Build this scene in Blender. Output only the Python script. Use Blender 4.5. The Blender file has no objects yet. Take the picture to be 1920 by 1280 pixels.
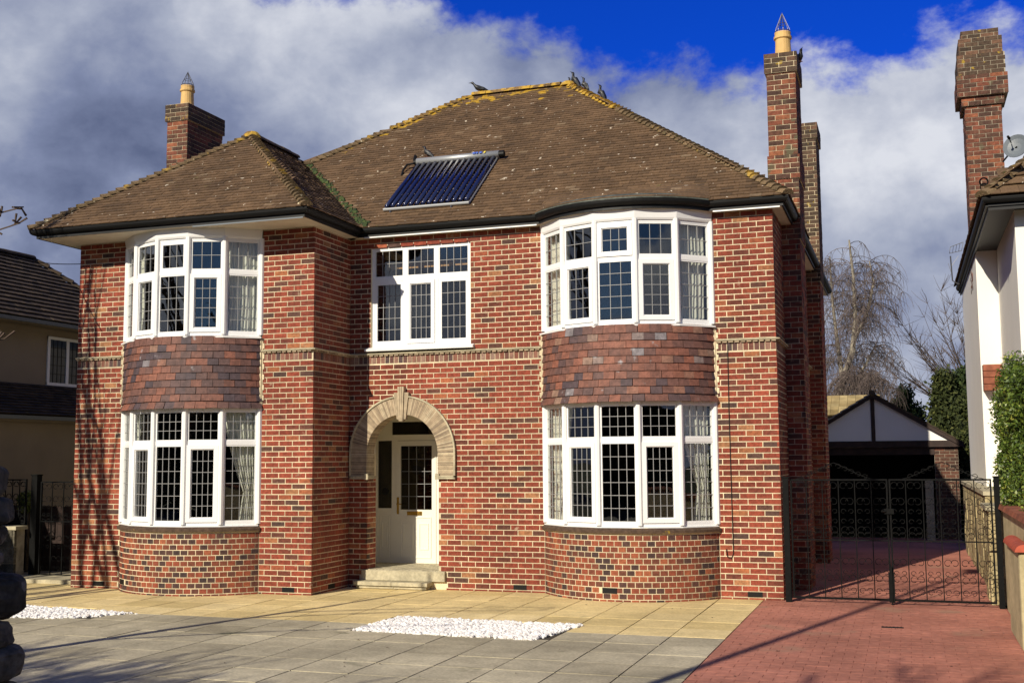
import bpy, math, random
import numpy as np
from mathutils import Vector, Matrix
random.seed(7)
R = math.radians
C = bpy.context.scene.collection
sc = bpy.context.scene

# ------------------------------------------------------------------ camera, sky, sun, exposure
F_PX, YAW, PITCH, ROLL, CZ = 2151.57, 0.32961, 0.10114, -0.007739, 1.954
fw = Vector((-math.sin(YAW)*math.cos(PITCH), math.cos(YAW)*math.cos(PITCH), math.sin(PITCH)))
r0 = Vector((math.cos(YAW), math.sin(YAW), 0)); u0 = r0.cross(fw)
rt = math.cos(ROLL)*r0 + math.sin(ROLL)*u0; up = -math.sin(ROLL)*r0 + math.cos(ROLL)*u0
cam = bpy.data.objects.new('camera', bpy.data.cameras.new('camera')); C.objects.link(cam)
cam.matrix_world = Matrix(((rt.x, up.x, -fw.x, 0), (rt.y, up.y, -fw.y, 0), (rt.z, up.z, -fw.z, CZ), (0, 0, 0, 1)))
cam.data.sensor_width = 36; cam.data.lens = F_PX/1920*36
cam.data.clip_start = 0.1; cam.data.clip_end = 2000
sc.camera = cam
CP = Vector((0, 0, CZ))
def ray(x, y): return fw + rt*((x-960)/F_PX) - up*((y-640)/F_PX)
def at(x, y, Y):                    # point at depth Y seen at pixel (x, y) of the 1920x1280 photograph
    d = ray(x, y); return CP + d*(Y/d.y)
SUN_AZ, SUN_EL = R(15.8), R(27)
w = bpy.data.worlds.new('World'); sc.world = w; w.use_nodes = True
nt = w.node_tree; N = nt.nodes; Lk = nt.links; N.clear()
def wn(t, **k):
    n = N.new(t)
    for a, b in k.items(): setattr(n, a, b)
    return n
def wm(op, a, b=None, c=None):
    n = wn('ShaderNodeMath', operation=op)
    for i, v in enumerate((a, b, c)):
        if v is None: continue
        if isinstance(v, (int, float)): n.inputs[i].default_value = v
        else: Lk.new(v, n.inputs[i])
    return n.outputs[0]
def wmix(f, a, b, blend='MIX'):
    n = wn('ShaderNodeMix', data_type='RGBA', blend_type=blend)
    for i, v in ((0, f), (6, a), (7, b)):
        if isinstance(v, (int, float)): n.inputs[i].default_value = v
        elif isinstance(v, tuple): n.inputs[i].default_value = (*v, 1)
        else: Lk.new(v, n.inputs[i])
    return n.outputs[2]
def wramp(v, stops, interp='EASE'):
    n = wn('ShaderNodeValToRGB'); n.color_ramp.interpolation = interp
    e = n.color_ramp.elements
    while len(e) < len(stops): e.new(0.5)
    for q, (p, c) in zip(e, stops): q.position = p; q.color = (*c, 1) if isinstance(c, tuple) else (c, c, c, 1)
    Lk.new(v, n.inputs[0]); return n.outputs[0]
out = wn('ShaderNodeOutputWorld'); bg = wn('ShaderNodeBackground'); bg.inputs[1].default_value = 0.1
Lk.new(bg.outputs[0], out.inputs[0])
sky = wn('ShaderNodeTexSky', sky_type='NISHITA', sun_disc=False, sun_elevation=SUN_EL, sun_rotation=R(180)+SUN_AZ, altitude=50, air_density=1.0, dust_density=0.3, ozone_density=3.0)
tc = wn('ShaderNodeTexCoord'); sep = wn('ShaderNodeSeparateXYZ'); Lk.new(tc.outputs['Generated'], sep.inputs[0])
el = wm('MULTIPLY', wm('ARCSINE', sep.outputs[2]), 57.2958)
az = wm('MULTIPLY', wm('ARCTAN2', sep.outputs[0], sep.outputs[1]), 57.2958)
mp = wn('ShaderNodeMapping'); mp.inputs['Scale'].default_value = (1, 1, 1.35); mp.inputs['Location'].default_value = (0.75, 0.1, 0.45)
Lk.new(tc.outputs['Generated'], mp.inputs[0])
def wnoise(scale, detail=6, rough=.55, dist=0.0, vec=None):
    n = wn('ShaderNodeTexNoise'); n.inputs['Scale'].default_value = scale; n.inputs['Detail'].default_value = detail
    n.inputs['Roughness'].default_value = rough; n.inputs['Distortion'].default_value = dist
    Lk.new(vec or mp.outputs[0], n.inputs['Vector']); return n.outputs[0]
n1 = wnoise(5.5, 8, .58, .1); n2 = wnoise(15, 7, .6, .15); n3 = wnoise(4.2, 5, .5, .1)
# cloud deck up to a ragged upper edge, blue above it
edge = wm('ADD', 18.5, wm('MULTIPLY', wm('ABSOLUTE', wm('ADD', az, 0.5)), .165))
edge = wm('MINIMUM', edge, 24)
away = wm('MAXIMUM', wm('SUBTRACT', wm('ABSOLUTE', az), 70), 0)      # the cloud bank thins out towards the sun's side of the sky
edge = wm('SUBTRACT', edge, wm('MULTIPLY', away, .17))
d = wm('SUBTRACT', edge, el)
d = wm('ADD', d, wm('MULTIPLY', wm('SUBTRACT', n1, .5), 13))
d = wm('ADD', d, wm('MULTIPLY', wm('SUBTRACT', n2, .5), 4.5))
dens = wramp(wm('ADD', wm('MULTIPLY', d, .34), .45), [(0.25, 0.0), (0.95, 1.0)])
thick = wramp(wm('ADD', wm('MULTIPLY', d, .07), .1), [(0.0, 0.0), (1.0, 1.0)], 'LINEAR')
lum = wm('ADD', wm('MULTIPLY', n3, 1.45), wm('MULTIPLY', n2, .55)); lum = wm('SUBTRACT', lum, .10)
lum = wm('SUBTRACT', wm('SUBTRACT', lum, .13), wm('MULTIPLY', thick, .22))
bz = wm('DIVIDE', wm('ADD', az, 3), 13); be = wm('DIVIDE', wm('SUBTRACT', el, 14.5), 4.5)      # the brightest, sunlit bank of cloud
bump_ = wm('POWER', 2.718, wm('MULTIPLY', -1.0, wm('ADD', wm('MULTIPLY', bz, bz), wm('MULTIPLY', be, be))))
lum = wm('ADD', lum, wm('MULTIPLY', bump_, .24))
lum = wm('ADD', lum, wm('MULTIPLY', wm('SUBTRACT', n1, .5), .9))
ccol = wramp(lum, [(0.28, (1.0, 1.25, 2.2)), (0.5, (1.9, 2.25, 3.5)), (0.72, (3.5, 3.85, 4.9)), (1.0, (6.4, 6.6, 7.2))], 'LINEAR')
toward = wramp(wm('DIVIDE', wm('ABSOLUTE', az), 180), [(0.3, 0.0), (0.75, 1.0)])      # deep blue away from the sun, paler towards it
blue = wmix(1.0, sky.outputs[0], wmix(toward, (0.02, 0.21, 1.05), (0.30, 0.42, 0.62)), 'MULTIPLY')
Lk.new(wmix(dens, blue, ccol), bg.inputs[0])

sun = bpy.data.objects.new('sun', bpy.data.lights.new('sun', 'SUN')); C.objects.link(sun)
sun.data.energy = 5.0; sun.data.angle = R(0.5); sun.data.color = (1.0, 0.905, 0.74)
sd = Vector((math.sin(SUN_AZ)*math.cos(SUN_EL), math.cos(SUN_AZ)*math.cos(SUN_EL), -math.sin(SUN_EL)))
sun.rotation_euler = sd.to_track_quat('-Z', 'Y').to_euler(); sun.location = (-6, -20, 20)
sc.view_settings.view_transform = 'Standard'; sc.view_settings.look = 'None'
sc.view_settings.exposure = 0.17; sc.view_settings.gamma = 1; sc.view_settings.use_curve_mapping = False
sc.cycles.max_bounces = 6; sc.cycles.transparent_max_bounces = 12

# ------------------------------------------------------------------ materials
def mat(name, base, rough=.8, ramp=None, noise=None, bump=0, bscale=40, spec=.3, metal=0, spots=None, trans=0, stretch=None, coat=0):
    """base colour, or a ramp over the 'tone' attribute; noise=(scale, low, high) multiplies; spots=list of (scale, threshold, colour, softness)"""
    m = bpy.data.materials.new(name); m.use_nodes = True; t = m.node_tree; n = t.nodes; l = t.links
    p = n['Principled BSDF']; p.inputs['Roughness'].default_value = rough; p.inputs['Specular IOR Level'].default_value = spec
    p.inputs['Metallic'].default_value = metal
    if coat: p.inputs['Coat Weight'].default_value = coat
    geo = n.new('ShaderNodeNewGeometry'); pos = geo.outputs['Position']
    if stretch:
        mpn = n.new('ShaderNodeMapping'); mpn.inputs['Scale'].default_value = stretch; l.new(pos, mpn.inputs[0]); pos = mpn.outputs[0]
    if ramp:
        a = n.new('ShaderNodeAttribute'); a.attribute_name = 'tone'
        r = n.new('ShaderNodeValToRGB'); r.color_ramp.interpolation = 'LINEAR'; e = r.color_ramp.elements
        while len(e) < len(ramp): e.new(.5)
        for q, (pp, c) in zip(e, ramp): q.position = pp; q.color = (*c, 1)
        l.new(a.outputs['Fac'], r.inputs[0]); col = r.outputs[0]
    else:
        r = n.new('ShaderNodeRGB'); r.outputs[0].default_value = (*base, 1); col = r.outputs[0]
    def mix(f, a, b, bt='MIX'):
        x = n.new('ShaderNodeMix'); x.data_type = 'RGBA'; x.blend_type = bt
        for i, v in ((0, f), (6, a), (7, b)):
            if isinstance(v, (int, float)): x.inputs[i].default_value = v
            elif isinstance(v, tuple): x.inputs[i].default_value = (*v, 1)
            else: l.new(v, x.inputs[i])
        return x.outputs[2]
    def ns(scale, detail=5):
        x = n.new('ShaderNodeTexNoise'); x.inputs['Scale'].default_value = scale; x.inputs['Detail'].default_value = detail
        l.new(pos, x.inputs['Vector']); return x.outputs[0]
    def cr(v, a, b, ca, cb):
        x = n.new('ShaderNodeMapRange'); l.new(v, x.inputs[0])
        for i, q in ((1, a), (2, b), (3, ca), (4, cb)): x.inputs[i].default_value = q
        x.interpolation_type = 'SMOOTHSTEP'; return x.outputs[0]
    for (s, lo, hi) in (noise or []):
        v = cr(ns(s), .3, .7, lo, hi)
        cmb = n.new('ShaderNodeCombineColor'); [l.new(v, cmb.inputs[i]) for i in range(3)]
        col = mix(1.0, col, cmb.outputs[0], 'MULTIPLY')
    for (s, th, c, soft) in (spots or []):
        col = mix(cr(ns(s, 3), th, th+soft, 0, 1), col, c)
    l.new(col, p.inputs['Base Color'])
    if bump:
        b = n.new('ShaderNodeBump'); b.inputs['Strength'].default_value = bump; b.inputs['Distance'].default_value = .01
        l.new(ns(bscale), b.inputs['Height']); l.new(b.outputs[0], p.inputs['Normal'])
    return m
def glass_mat(name, tint, refl):
    m = bpy.data.materials.new(name); m.use_nodes = True; t = m.node_tree; n = t.nodes; l = t.links; n.clear()
    o = n.new('ShaderNodeOutputMaterial'); mx = n.new('ShaderNodeMixShader'); tr = n.new('ShaderNodeBsdfTransparent'); gl = n.new('ShaderNodeBsdfGlossy')
    lw = n.new('ShaderNodeLayerWeight'); lw.inputs[0].default_value = .5
    pw = n.new('ShaderNodeMath'); pw.operation = 'POWER'; l.new(lw.outputs['Facing'], pw.inputs[0]); pw.inputs[1].default_value = 3.0
    fr = n.new('ShaderNodeMapRange'); l.new(pw.outputs[0], fr.inputs[0]); fr.inputs[3].default_value = refl; fr.inputs[4].default_value = .9
    tr.inputs[0].default_value = (*tint, 1); gl.inputs['Roughness'].default_value = .01
    g2 = n.new('ShaderNodeTexNoise'); g2.inputs['Scale'].default_value = 1.6; geo = n.new('ShaderNodeNewGeometry'); l.new(geo.outputs['Position'], g2.inputs['Vector'])
    b = n.new('ShaderNodeBump'); b.inputs['Strength'].default_value = .06; b.inputs['Distance'].default_value = .05; l.new(g2.outputs[0], b.inputs['Height']); l.new(b.outputs[0], gl.inputs['Normal'])
    l.new(fr.outputs[0], mx.inputs[0]); l.new(tr.outputs[0], mx.inputs[1]); l.new(gl.outputs[0], mx.inputs[2]); l.new(mx.outputs[0], o.inputs[0]); return m
BR = [(0, (.075, .042, .035)), (.1, (.11, .05, .036)), (.2, (.145, .043, .028)), (.45, (.215, .046, .027)), (.8, (.28, .060, .033)), (.92, (.33, .115, .05)), (1, (.37, .17, .08))]
M = {}
M['brick'] = mat('red_brick', None, .85, ramp=BR, noise=[(25, .72, 1.15), (.8, .80, 1.12), (3.0, .86, 1.1), (140, .8, 1.15)], bump=.5, bscale=90, spots=[(9, .66, (.32, .22, .15), .12)])
M['header'] = mat('mixed_header_brick', None, .85, ramp=[(0, (.045, .03, .03)), (.3, (.085, .042, .035)), (.5, (.16, .05, .03)), (.85, (.25, .06, .032)), (1, (.35, .12, .055))], noise=[(25, .75, 1.15), (140, .8, 1.15)], bump=.5, bscale=90)
M['soldier'] = mat('brindled_soldier_brick', None, .85, ramp=[(0, (.07, .05, .05)), (.5, (.2, .07, .045)), (1, (.26, .17, .13))], noise=[(30, .8, 1.15)], bump=.4, bscale=90)
M['mortar'] = mat('cream_mortar', (.66, .56, .375), .95, noise=[(.9, .78, 1.1), (6, .85, 1.1), (60, .85, 1.1)], bump=.5, bscale=120)
M['oldbrick'] = mat('sooty_chimney_brick', None, .9, ramp=[(0, (.06, .035, .027)), (.35, (.11, .05, .033)), (.75, (.19, .062, .037)), (1, (.27, .10, .05))], noise=[(20, .7, 1.2), (3, .8, 1.15)], bump=.6, bscale=80, spots=[(5, .60, (.10, .085, .05), .12)])
M['darkbrick'] = mat('weathered_chimney_head_brick', None, .9, ramp=[(0, (.05, .035, .025)), (.6, (.095, .06, .04)), (1, (.15, .08, .05))], noise=[(20, .7, 1.2)], bump=.6, bscale=80, spots=[(8, .63, (.32, .22, .03), .08)])
M['oldmortar'] = mat('grey_mortar', (.40, .35, .26), .95, noise=[(8, .6, 1.1)], bump=.4)
M['tile'] = mat('brown_roof_tile', None, .85, ramp=[(0, (.088, .056, .032)), (.5, (.130, .080, .043)), (.92, (.165, .102, .056)), (1, (.20, .14, .085))], noise=[(1.2, .82, 1.12), (30, .8, 1.15)], bump=.5, bscale=70, spots=[(11, .69, (.62, .55, .44), .02), (3.1, .70, (.13, .12, .04), .08)])
M['tiletop'] = mat('lichened_roof_tile', None, .9, ramp=[(0, (.10, .065, .035)), (1, (.19, .12, .06))], noise=[(30, .75, 1.15)], bump=.6, bscale=60, spots=[(4.5, .47, (.47, .29, .03), .10), (14, .62, (.16, .11, .06), .05)])
M['ridge'] = mat('lichened_ridge_tile', None, .9, ramp=[(0, (.12, .075, .03)), (1, (.24, .15, .06))], noise=[(30, .75, 1.15)], bump=.8, bscale=50, spots=[(7, .42, (.45, .28, .04), .12), (16, .66, (.62, .52, .30), .05)])
M['hip'] = mat('mossy_hip_tile', None, .9, ramp=[(0, (.10, .07, .035)), (1, (.22, .15, .08))], noise=[(30, .7, 1.15)], bump=.8, bscale=50, spots=[(3.2, .60, (.40, .26, .05), .10), (12, .66, (.5, .44, .3), .05), (5, .68, (.07, .09, .02), .06)])
M['hung'] = mat('brindled_hung_tile', None, .7, ramp=[(0, (.065, .045, .052)), (.25, (.105, .058, .052)), (.5, (.155, .068, .050)), (.78, (.225, .085, .055)), (.93, (.23, .14, .10)), (1, (.19, .17, .18))], noise=[(14, .75, 1.2), (60, .85, 1.1)], bump=.35, bscale=60, spec=.4, spots=[(5, .68, (.33, .31, .32), .1)])
M['white'] = mat('white_upvc', (.80, .80, .79), .35, noise=[(2, .96, 1.0)], spec=.45)
M['cream'] = mat('cream_painted_soffit', (.66, .60, .48), .6, noise=[(5, .93, 1.03)])
M['door'] = mat('off_white_door', (.78, .75, .65), .4, spec=.45, noise=[(3, .97, 1.0)])
M['black'] = mat('black_plastic', (.007, .007, .007), .5, spec=.2)
M['fascia'] = mat('black_fascia', (.010, .010, .010), .5)
M['iron'] = mat('black_painted_iron', (.004, .0042, .0042), .7, spec=.12, noise=[(20, .7, 1.3)])
M['lead'] = mat('window_lead', (.27, .27, .27), .5, spec=.5)
M['leadroof'] = mat('weathered_roof_lead', (.085, .095, .08), .6, noise=[(6, .6, 1.3), (30, .8, 1.2)])
M['glass'] = glass_mat('window_glass', (.92, .94, .93), .075)
M['glassd'] = glass_mat('obscured_door_glass', (.5, .47, .43), .05)
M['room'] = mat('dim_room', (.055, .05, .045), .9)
M['curtain'] = mat('cream_curtain', (.84, .81, .72), .9)
M['stone'] = mat('buff_step_stone', (.46, .41, .28), .85, noise=[(4, .75, 1.1), (25, .85, 1.1)], bump=.3)
M['archtile'] = mat('creasing_tile', None, .85, ramp=[(0, (.22, .17, .12)), (.5, (.38, .29, .19)), (1, (.46, .38, .26))], noise=[(12, .8, 1.15)], bump=.3)
M['brass'] = mat('polished_brass', (.55, .36, .08), .25, metal=.9)
M['pot'] = mat('buff_clay_pot', (.60, .39, .15), .7, noise=[(6, .85, 1.08)])
M['steel'] = mat('dull_wire', (.10, .10, .11), .4, metal=.6)
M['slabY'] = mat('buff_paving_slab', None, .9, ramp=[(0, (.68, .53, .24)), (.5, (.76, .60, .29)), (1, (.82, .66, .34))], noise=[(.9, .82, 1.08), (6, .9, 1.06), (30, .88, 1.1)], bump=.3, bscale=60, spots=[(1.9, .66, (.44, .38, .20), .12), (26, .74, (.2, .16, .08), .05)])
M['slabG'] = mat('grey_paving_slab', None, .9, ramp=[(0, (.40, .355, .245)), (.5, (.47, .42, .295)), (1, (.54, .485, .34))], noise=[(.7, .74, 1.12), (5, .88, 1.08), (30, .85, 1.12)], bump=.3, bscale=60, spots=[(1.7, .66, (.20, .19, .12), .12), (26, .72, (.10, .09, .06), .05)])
M['joint'] = mat('sandy_joint', (.06, .05, .035), .95)
M['block'] = mat('red_paving_block', None, .85, ramp=[(0, (.42, .165, .115)), (.5, (.44, .178, .125)), (1, (.46, .19, .135))], noise=[(.9, .74, 1.12), (12, .86, 1.1)], bump=.35, bscale=50, spots=[(1.0, .60, (.36, .19, .13), .12)])
M['jointr'] = mat('red_joint', (.34, .12, .09), .95)
M['pebble'] = mat('white_pebble', None, .7, ramp=[(0, (.55, .50, .46)), (.15, (.74, .72, .70)), (1, (.86, .85, .83))])
M['pebbase'] = mat('pebble_bedding', (.30, .28, .25), .95)
M['grass'] = mat('rough_grass', (.05, .06, .02), .95, noise=[(.6, .6, 1.3), (9, .6, 1.4)])
M['asphalt'] = mat('asphalt', (.05, .05, .05), .9, noise=[(10, .8, 1.2)])
M['render_w'] = mat('white_render', (.80, .78, .72), .9, noise=[(1.3, .95, 1.0)], bump=.15, bscale=60)
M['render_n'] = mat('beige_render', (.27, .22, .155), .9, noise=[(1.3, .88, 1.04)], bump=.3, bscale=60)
M['render_y'] = mat('yellowed_wall_render', (.50, .43, .25), .9, noise=[(1.8, .8, 1.1), (14, .85, 1.08)], bump=.3, bscale=40, spots=[(2.6, .62, (.26, .24, .12), .12)])
M['wallstone'] = mat('yellow_wall_stone', None, .9, ramp=[(0, (.28, .22, .11)), (1, (.48, .40, .22))], noise=[(4, .7, 1.1), (22, .8, 1.15)], bump=.6, bscale=30)
M['coping'] = mat('red_coping', None, .85, ramp=[(0, (.20, .07, .04)), (1, (.33, .11, .06))], noise=[(8, .7, 1.15)], bump=.4)
M['redcap'] = mat('red_pier_cap', (.42, .09, .05), .7, noise=[(9, .75, 1.1)])
M['rubble'] = mat('dark_mossy_rubble', None, .95, ramp=[(0, (.06, .055, .04)), (1, (.14, .125, .09))], noise=[(5, .5, 1.3), (30, .7, 1.3)], bump=1, bscale=18, spots=[(9, .62, (.16, .15, .12), .08), (4, .66, (.05, .06, .02), .08)])
M['bark'] = mat('grey_bark', (.10, .08, .06), .95, noise=[(6, .6, 1.3)])
M['twig'] = mat('brown_twigs', (.085, .06, .045), .95)
M['birch'] = mat('birch_twigs', (.11, .085, .075), .95)
M['birchbark'] = mat('birch_bark', (.26, .23, .18), .9, noise=[(6, .5, 1.2)])
M['leaf'] = mat('glossy_hedge_leaf', None, .45, ramp=[(0, (.03, .055, .008)), (.5, (.075, .12, .014)), (.85, (.15, .19, .025)), (1, (.27, .27, .05))], spec=.5)
M['leafd'] = mat('dark_conifer_leaf', None, .8, ramp=[(0, (.012, .022, .008)), (.6, (.03, .05, .012)), (1, (.06, .085, .02))])
M['leafm'] = mat('green_conifer_leaf', None, .8, ramp=[(0, (.014, .022, .006)), (.6, (.04, .052, .012)), (1, (.10, .105, .025))])
M['bird'] = mat('black_feathers', (.012, .013, .016), .45, spec=.5)
M['feet'] = mat('bird_legs', (.12, .04, .03), .6)
M['tube'] = mat('blue_black_glass_tube', (.012, .018, .065), .14, spec=.6, coat=.35)
M['alu'] = mat('brushed_aluminium', (.38, .39, .39), .45, metal=.5)
M['bluelabel'] = mat('blue_print', (.05, .12, .5), .5)
M['yellowlabel'] = mat('yellow_print', (.7, .55, .05), .5)
M['dish'] = mat('grey_dish', (.13, .15, .17), .5, spec=.5)
M['gablewhite'] = mat('white_gable_board', (.80, .79, .76), .7, noise=[(1, .95, 1.02)])
M['timber'] = mat('dark_stained_timber', (.03, .016, .012), .6, noise=[(6, .7, 1.3)])
M['yroof'] = mat('yellow_lichened_roof', None, .9, ramp=[(0, (.26, .19, .08)), (1, (.42, .33, .16))], noise=[(3, .7, 1.15)])
M['dkroof'] = mat('dark_roof_tile', None, .9, ramp=[(0, (.035, .027, .019)), (1, (.10, .07, .042))], noise=[(5, .7, 1.2)], spots=[(4, .7, (.12, .09, .02), .06)])
M['greyroof'] = mat('grey_garage_tile', None, .9, ramp=[(0, (.20, .19, .17)), (1, (.32, .30, .27))])
M['wood'] = mat('pale_pine', (.45, .24, .09), .6)
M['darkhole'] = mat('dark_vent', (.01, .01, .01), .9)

# ------------------------------------------------------------------ mesh builder
class MB:
    def __init__(s): s.v = []; s.f = []; s.t = []
    def poly(s, pts, tone=.5):
        b = len(s.v); s.v += [tuple(p) for p in pts]; s.f.append(tuple(range(b, b+len(pts)))); s.t.append(tone)
    def hexa(s, p, tone=.5, back=True):     # p: 8 points, front ring 0-3 (seen ccw), back ring 4-7
        b = len(s.v); s.v += [tuple(q) for q in p]
        fs = [(0, 1, 2, 3), (1, 5, 6, 2), (5, 4, 7, 6), (4, 0, 3, 7), (3, 2, 6, 7), (4, 5, 1, 0)]
        if not back: fs.pop(2)
        for f in fs: s.f.append(tuple(b+i for i in f)); s.t.append(tone)
    def box(s, x0, x1, y0, y1, z0, z1, tone=.5):
        s.hexa([(x0, y0, z0), (x1, y0, z0), (x1, y0, z1), (x0, y0, z1), (x0, y1, z0), (x1, y1, z0), (x1, y1, z1), (x0, y1, z1)], tone)
    def fbox(s, o, d, n, a0, a1, z0, z1, c0, c1, tone=.5, back=True, tilt=0):
        """box in a frame: o origin (x,y), d along, n outward; from a0..a1 along, z0..z1 up, n-offset c0 (back) .. c1 (front)"""
        def P(a, c, z): return (o[0]+d[0]*a+n[0]*c, o[1]+d[1]*a+n[1]*c, z)
        s.hexa([P(a0, c1+tilt, z0), P(a1, c1+tilt, z0), P(a1, c1, z1), P(a0, c1, z1), P(a0, c0, z0), P(a1, c0, z0), P(a1, c0, z1), P(a0, c0, z1)], tone, back)
    def tube(s, pts, rad, k=6, tone=.5, caps=True):
        pts = [Vector(p) for p in pts]; n = len(pts)
        rads = rad if isinstance(rad, (list, tuple)) else [rad]*n
        b = len(s.v); prev = None
        for i, p in enumerate(pts):
            t = (pts[min(i+1, n-1)]-pts[max(i-1, 0)])
            if t.length < 1e-9: t = Vector((0, 0, 1))
            t.normalize()
            if prev is None: a = t.orthogonal().normalized()
            else:
                a = prev-t*prev.dot(t)
                a = a.normalized() if a.length > 1e-6 else t.orthogonal().normalized()
            prev = a; c = t.cross(a)
            for j in range(k):
                q = 2*math.pi*j/k; s.v.append(tuple(p+(a*math.cos(q)+c*math.sin(q))*rads[i]))
        for i in range(n-1):
            for j in range(k):
                j2 = (j+1) % k; s.f.append((b+i*k+j, b+i*k+j2, b+(i+1)*k+j2, b+(i+1)*k+j)); s.t.append(tone)
        if caps:
            s.f.append(tuple(b+j for j in range(k))[::-1]); s.t.append(tone)
            s.f.append(tuple(b+(n-1)*k+j for j in range(k))); s.t.append(tone)
    def lathe(s, c, prof, k=16, tone=.5):
        b = len(s.v); n = len(prof)
        for (r, z) in prof:
            for j in range(k):
                q = 2*math.pi*j/k; s.v.append((c[0]+r*math.cos(q), c[1]+r*math.sin(q), c[2]+z))
        for i in range(n-1):
            for j in range(k):
                j2 = (j+1) % k; s.f.append((b+i*k+j, b+i*k+j2, b+(i+1)*k+j2, b+(i+1)*k+j)); s.t.append(tone)
        s.f.append(tuple(b+j for j in range(k))[::-1]); s.t.append(tone)
        s.f.append(tuple(b+(n-1)*k+j for j in range(k))); s.t.append(tone)
    def sweep(s, path, prof, closed=False, tone=.5):
        """path: list (x,y); prof: closed ring of (outward offset, z); outward = right-hand side of travel"""
        n = len(path); rings = []
        for i in range(n):
            p = Vector(path[i]); a = (Vector(path[i])-Vector(path[i-1])) if i > 0 or closed else None
            c = (Vector(path[(i+1) % n])-p) if i < n-1 or closed else None
            if a is None: a = c
            if c is None: c = a
            a = a.normalized(); c = c.normalized()
            na = Vector((a.y, -a.x)); nc = Vector((c.y, -c.x)); m = (na+nc)
            m = m/max(.25, m.dot(na))
            rings.append([(p.x+m.x*o, p.y+m.y*o, z) for (o, z) in prof])
        k = len(prof); b = len(s.v)
        for r in rings: s.v += r
        for i in range(n if closed else n-1):
            i2 = (i+1) % n
            for j in range(k):
                j2 = (j+1) % k; s.f.append((b+i*k+j, b+i2*k+j, b+i2*k+j2, b+i*k+j2)); s.t.append(tone)
        if not closed:
            s.f.append(tuple(b+j for j in range(k))); s.t.append(tone)
            s.f.append(tuple(b+(n-1)*k+j for j in range(k))[::-1]); s.t.append(tone)
    def prism(s, poly, z0, z1, tone=.5):
        s.poly([(x, y, z1) for x, y in poly], tone); s.poly([(x, y, z0) for x, y in poly][::-1], tone)
        n = len(poly)
        for i in range(n):
            a, b = poly[i], poly[(i+1) % n]; s.poly([(a[0], a[1], z0), (b[0], b[1], z0), (b[0], b[1], z1), (a[0], a[1], z1)], tone)
    def build(s, name, material, parent=None, at=None, smooth=False):
        base = Vector(at) if at is not None else Vector((0, 0, 0))
        me = bpy.data.meshes.new(name)
        vs = s.v if at is None else [(a-base.x, b-base.y, c-base.z) for a, b, c in s.v]
        me.from_pydata(vs, [], s.f)
        at_ = me.attributes.new('tone', 'FLOAT', 'FACE'); at_.data.foreach_set('value', s.t)
        if smooth: me.polygons.foreach_set('use_smooth', [True]*len(me.polygons))
        me.materials.append(M[material] if isinstance(material, str) else material); me.update()
        o = bpy.data.objects.new(name, me); C.objects.link(o)
        pw = WO.get(parent.name, Vector((0, 0, 0))) if parent else Vector((0, 0, 0))
        o.parent = parent; o.location = base-pw; WO[o.name] = base
        return o
WO = {}
def empty(name, loc, label, cat, group=None):
    o = bpy.data.objects.new(name, None); C.objects.link(o); o.location = loc; o.empty_display_size = .3
    WO[o.name] = Vector(loc); return tag(o, label, cat, group)
def tag(o, label=None, cat=None, group=None, kind=None):
    for k, v in (('label', label), ('category', cat), ('group', group), ('kind', kind)):
        if v: o[k] = v
    return o
def bend(o, angle):     # weld + small bevel so that edges catch light
    m = o.modifiers.new('bevel', 'BEVEL'); m.width = angle; m.segments = 2; m.limit_method = 'ANGLE'; return o

# ------------------------------------------------------------------ layout of the house (metres)
YR, YL = 16.21, 15.027            # main front, left wing front
XR, XL, XM = -1.664, -12.476, -8.242
YB = 25.4
YD = 17.33                        # door plane, at the back of the porch
H, BL = .07875, .2242             # course height, stretcher pitch
ZB0 = .0295                       # first bed joint above the ground
ZSOFF = 5.42
rb = dict(cx=-3.79, h=1.27, sag=.72, Y=YR); lb = dict(cx=-10.35, h=1.23, sag=.62, Y=YL)
def arc(b, sag=None, h=None):
    sag = sag if sag is not None else b['sag']; h = h or b['h']
    Rr = (h*h+sag*sag)/(2*sag); return Rr, b['Y']-sag+Rr, math.asin(min(1, h/Rr))
def arcpt(b, a, Rr, cy, off=0): return (b['cx']+(Rr+off)*math.sin(a), cy-(Rr+off)*math.cos(a))

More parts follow.
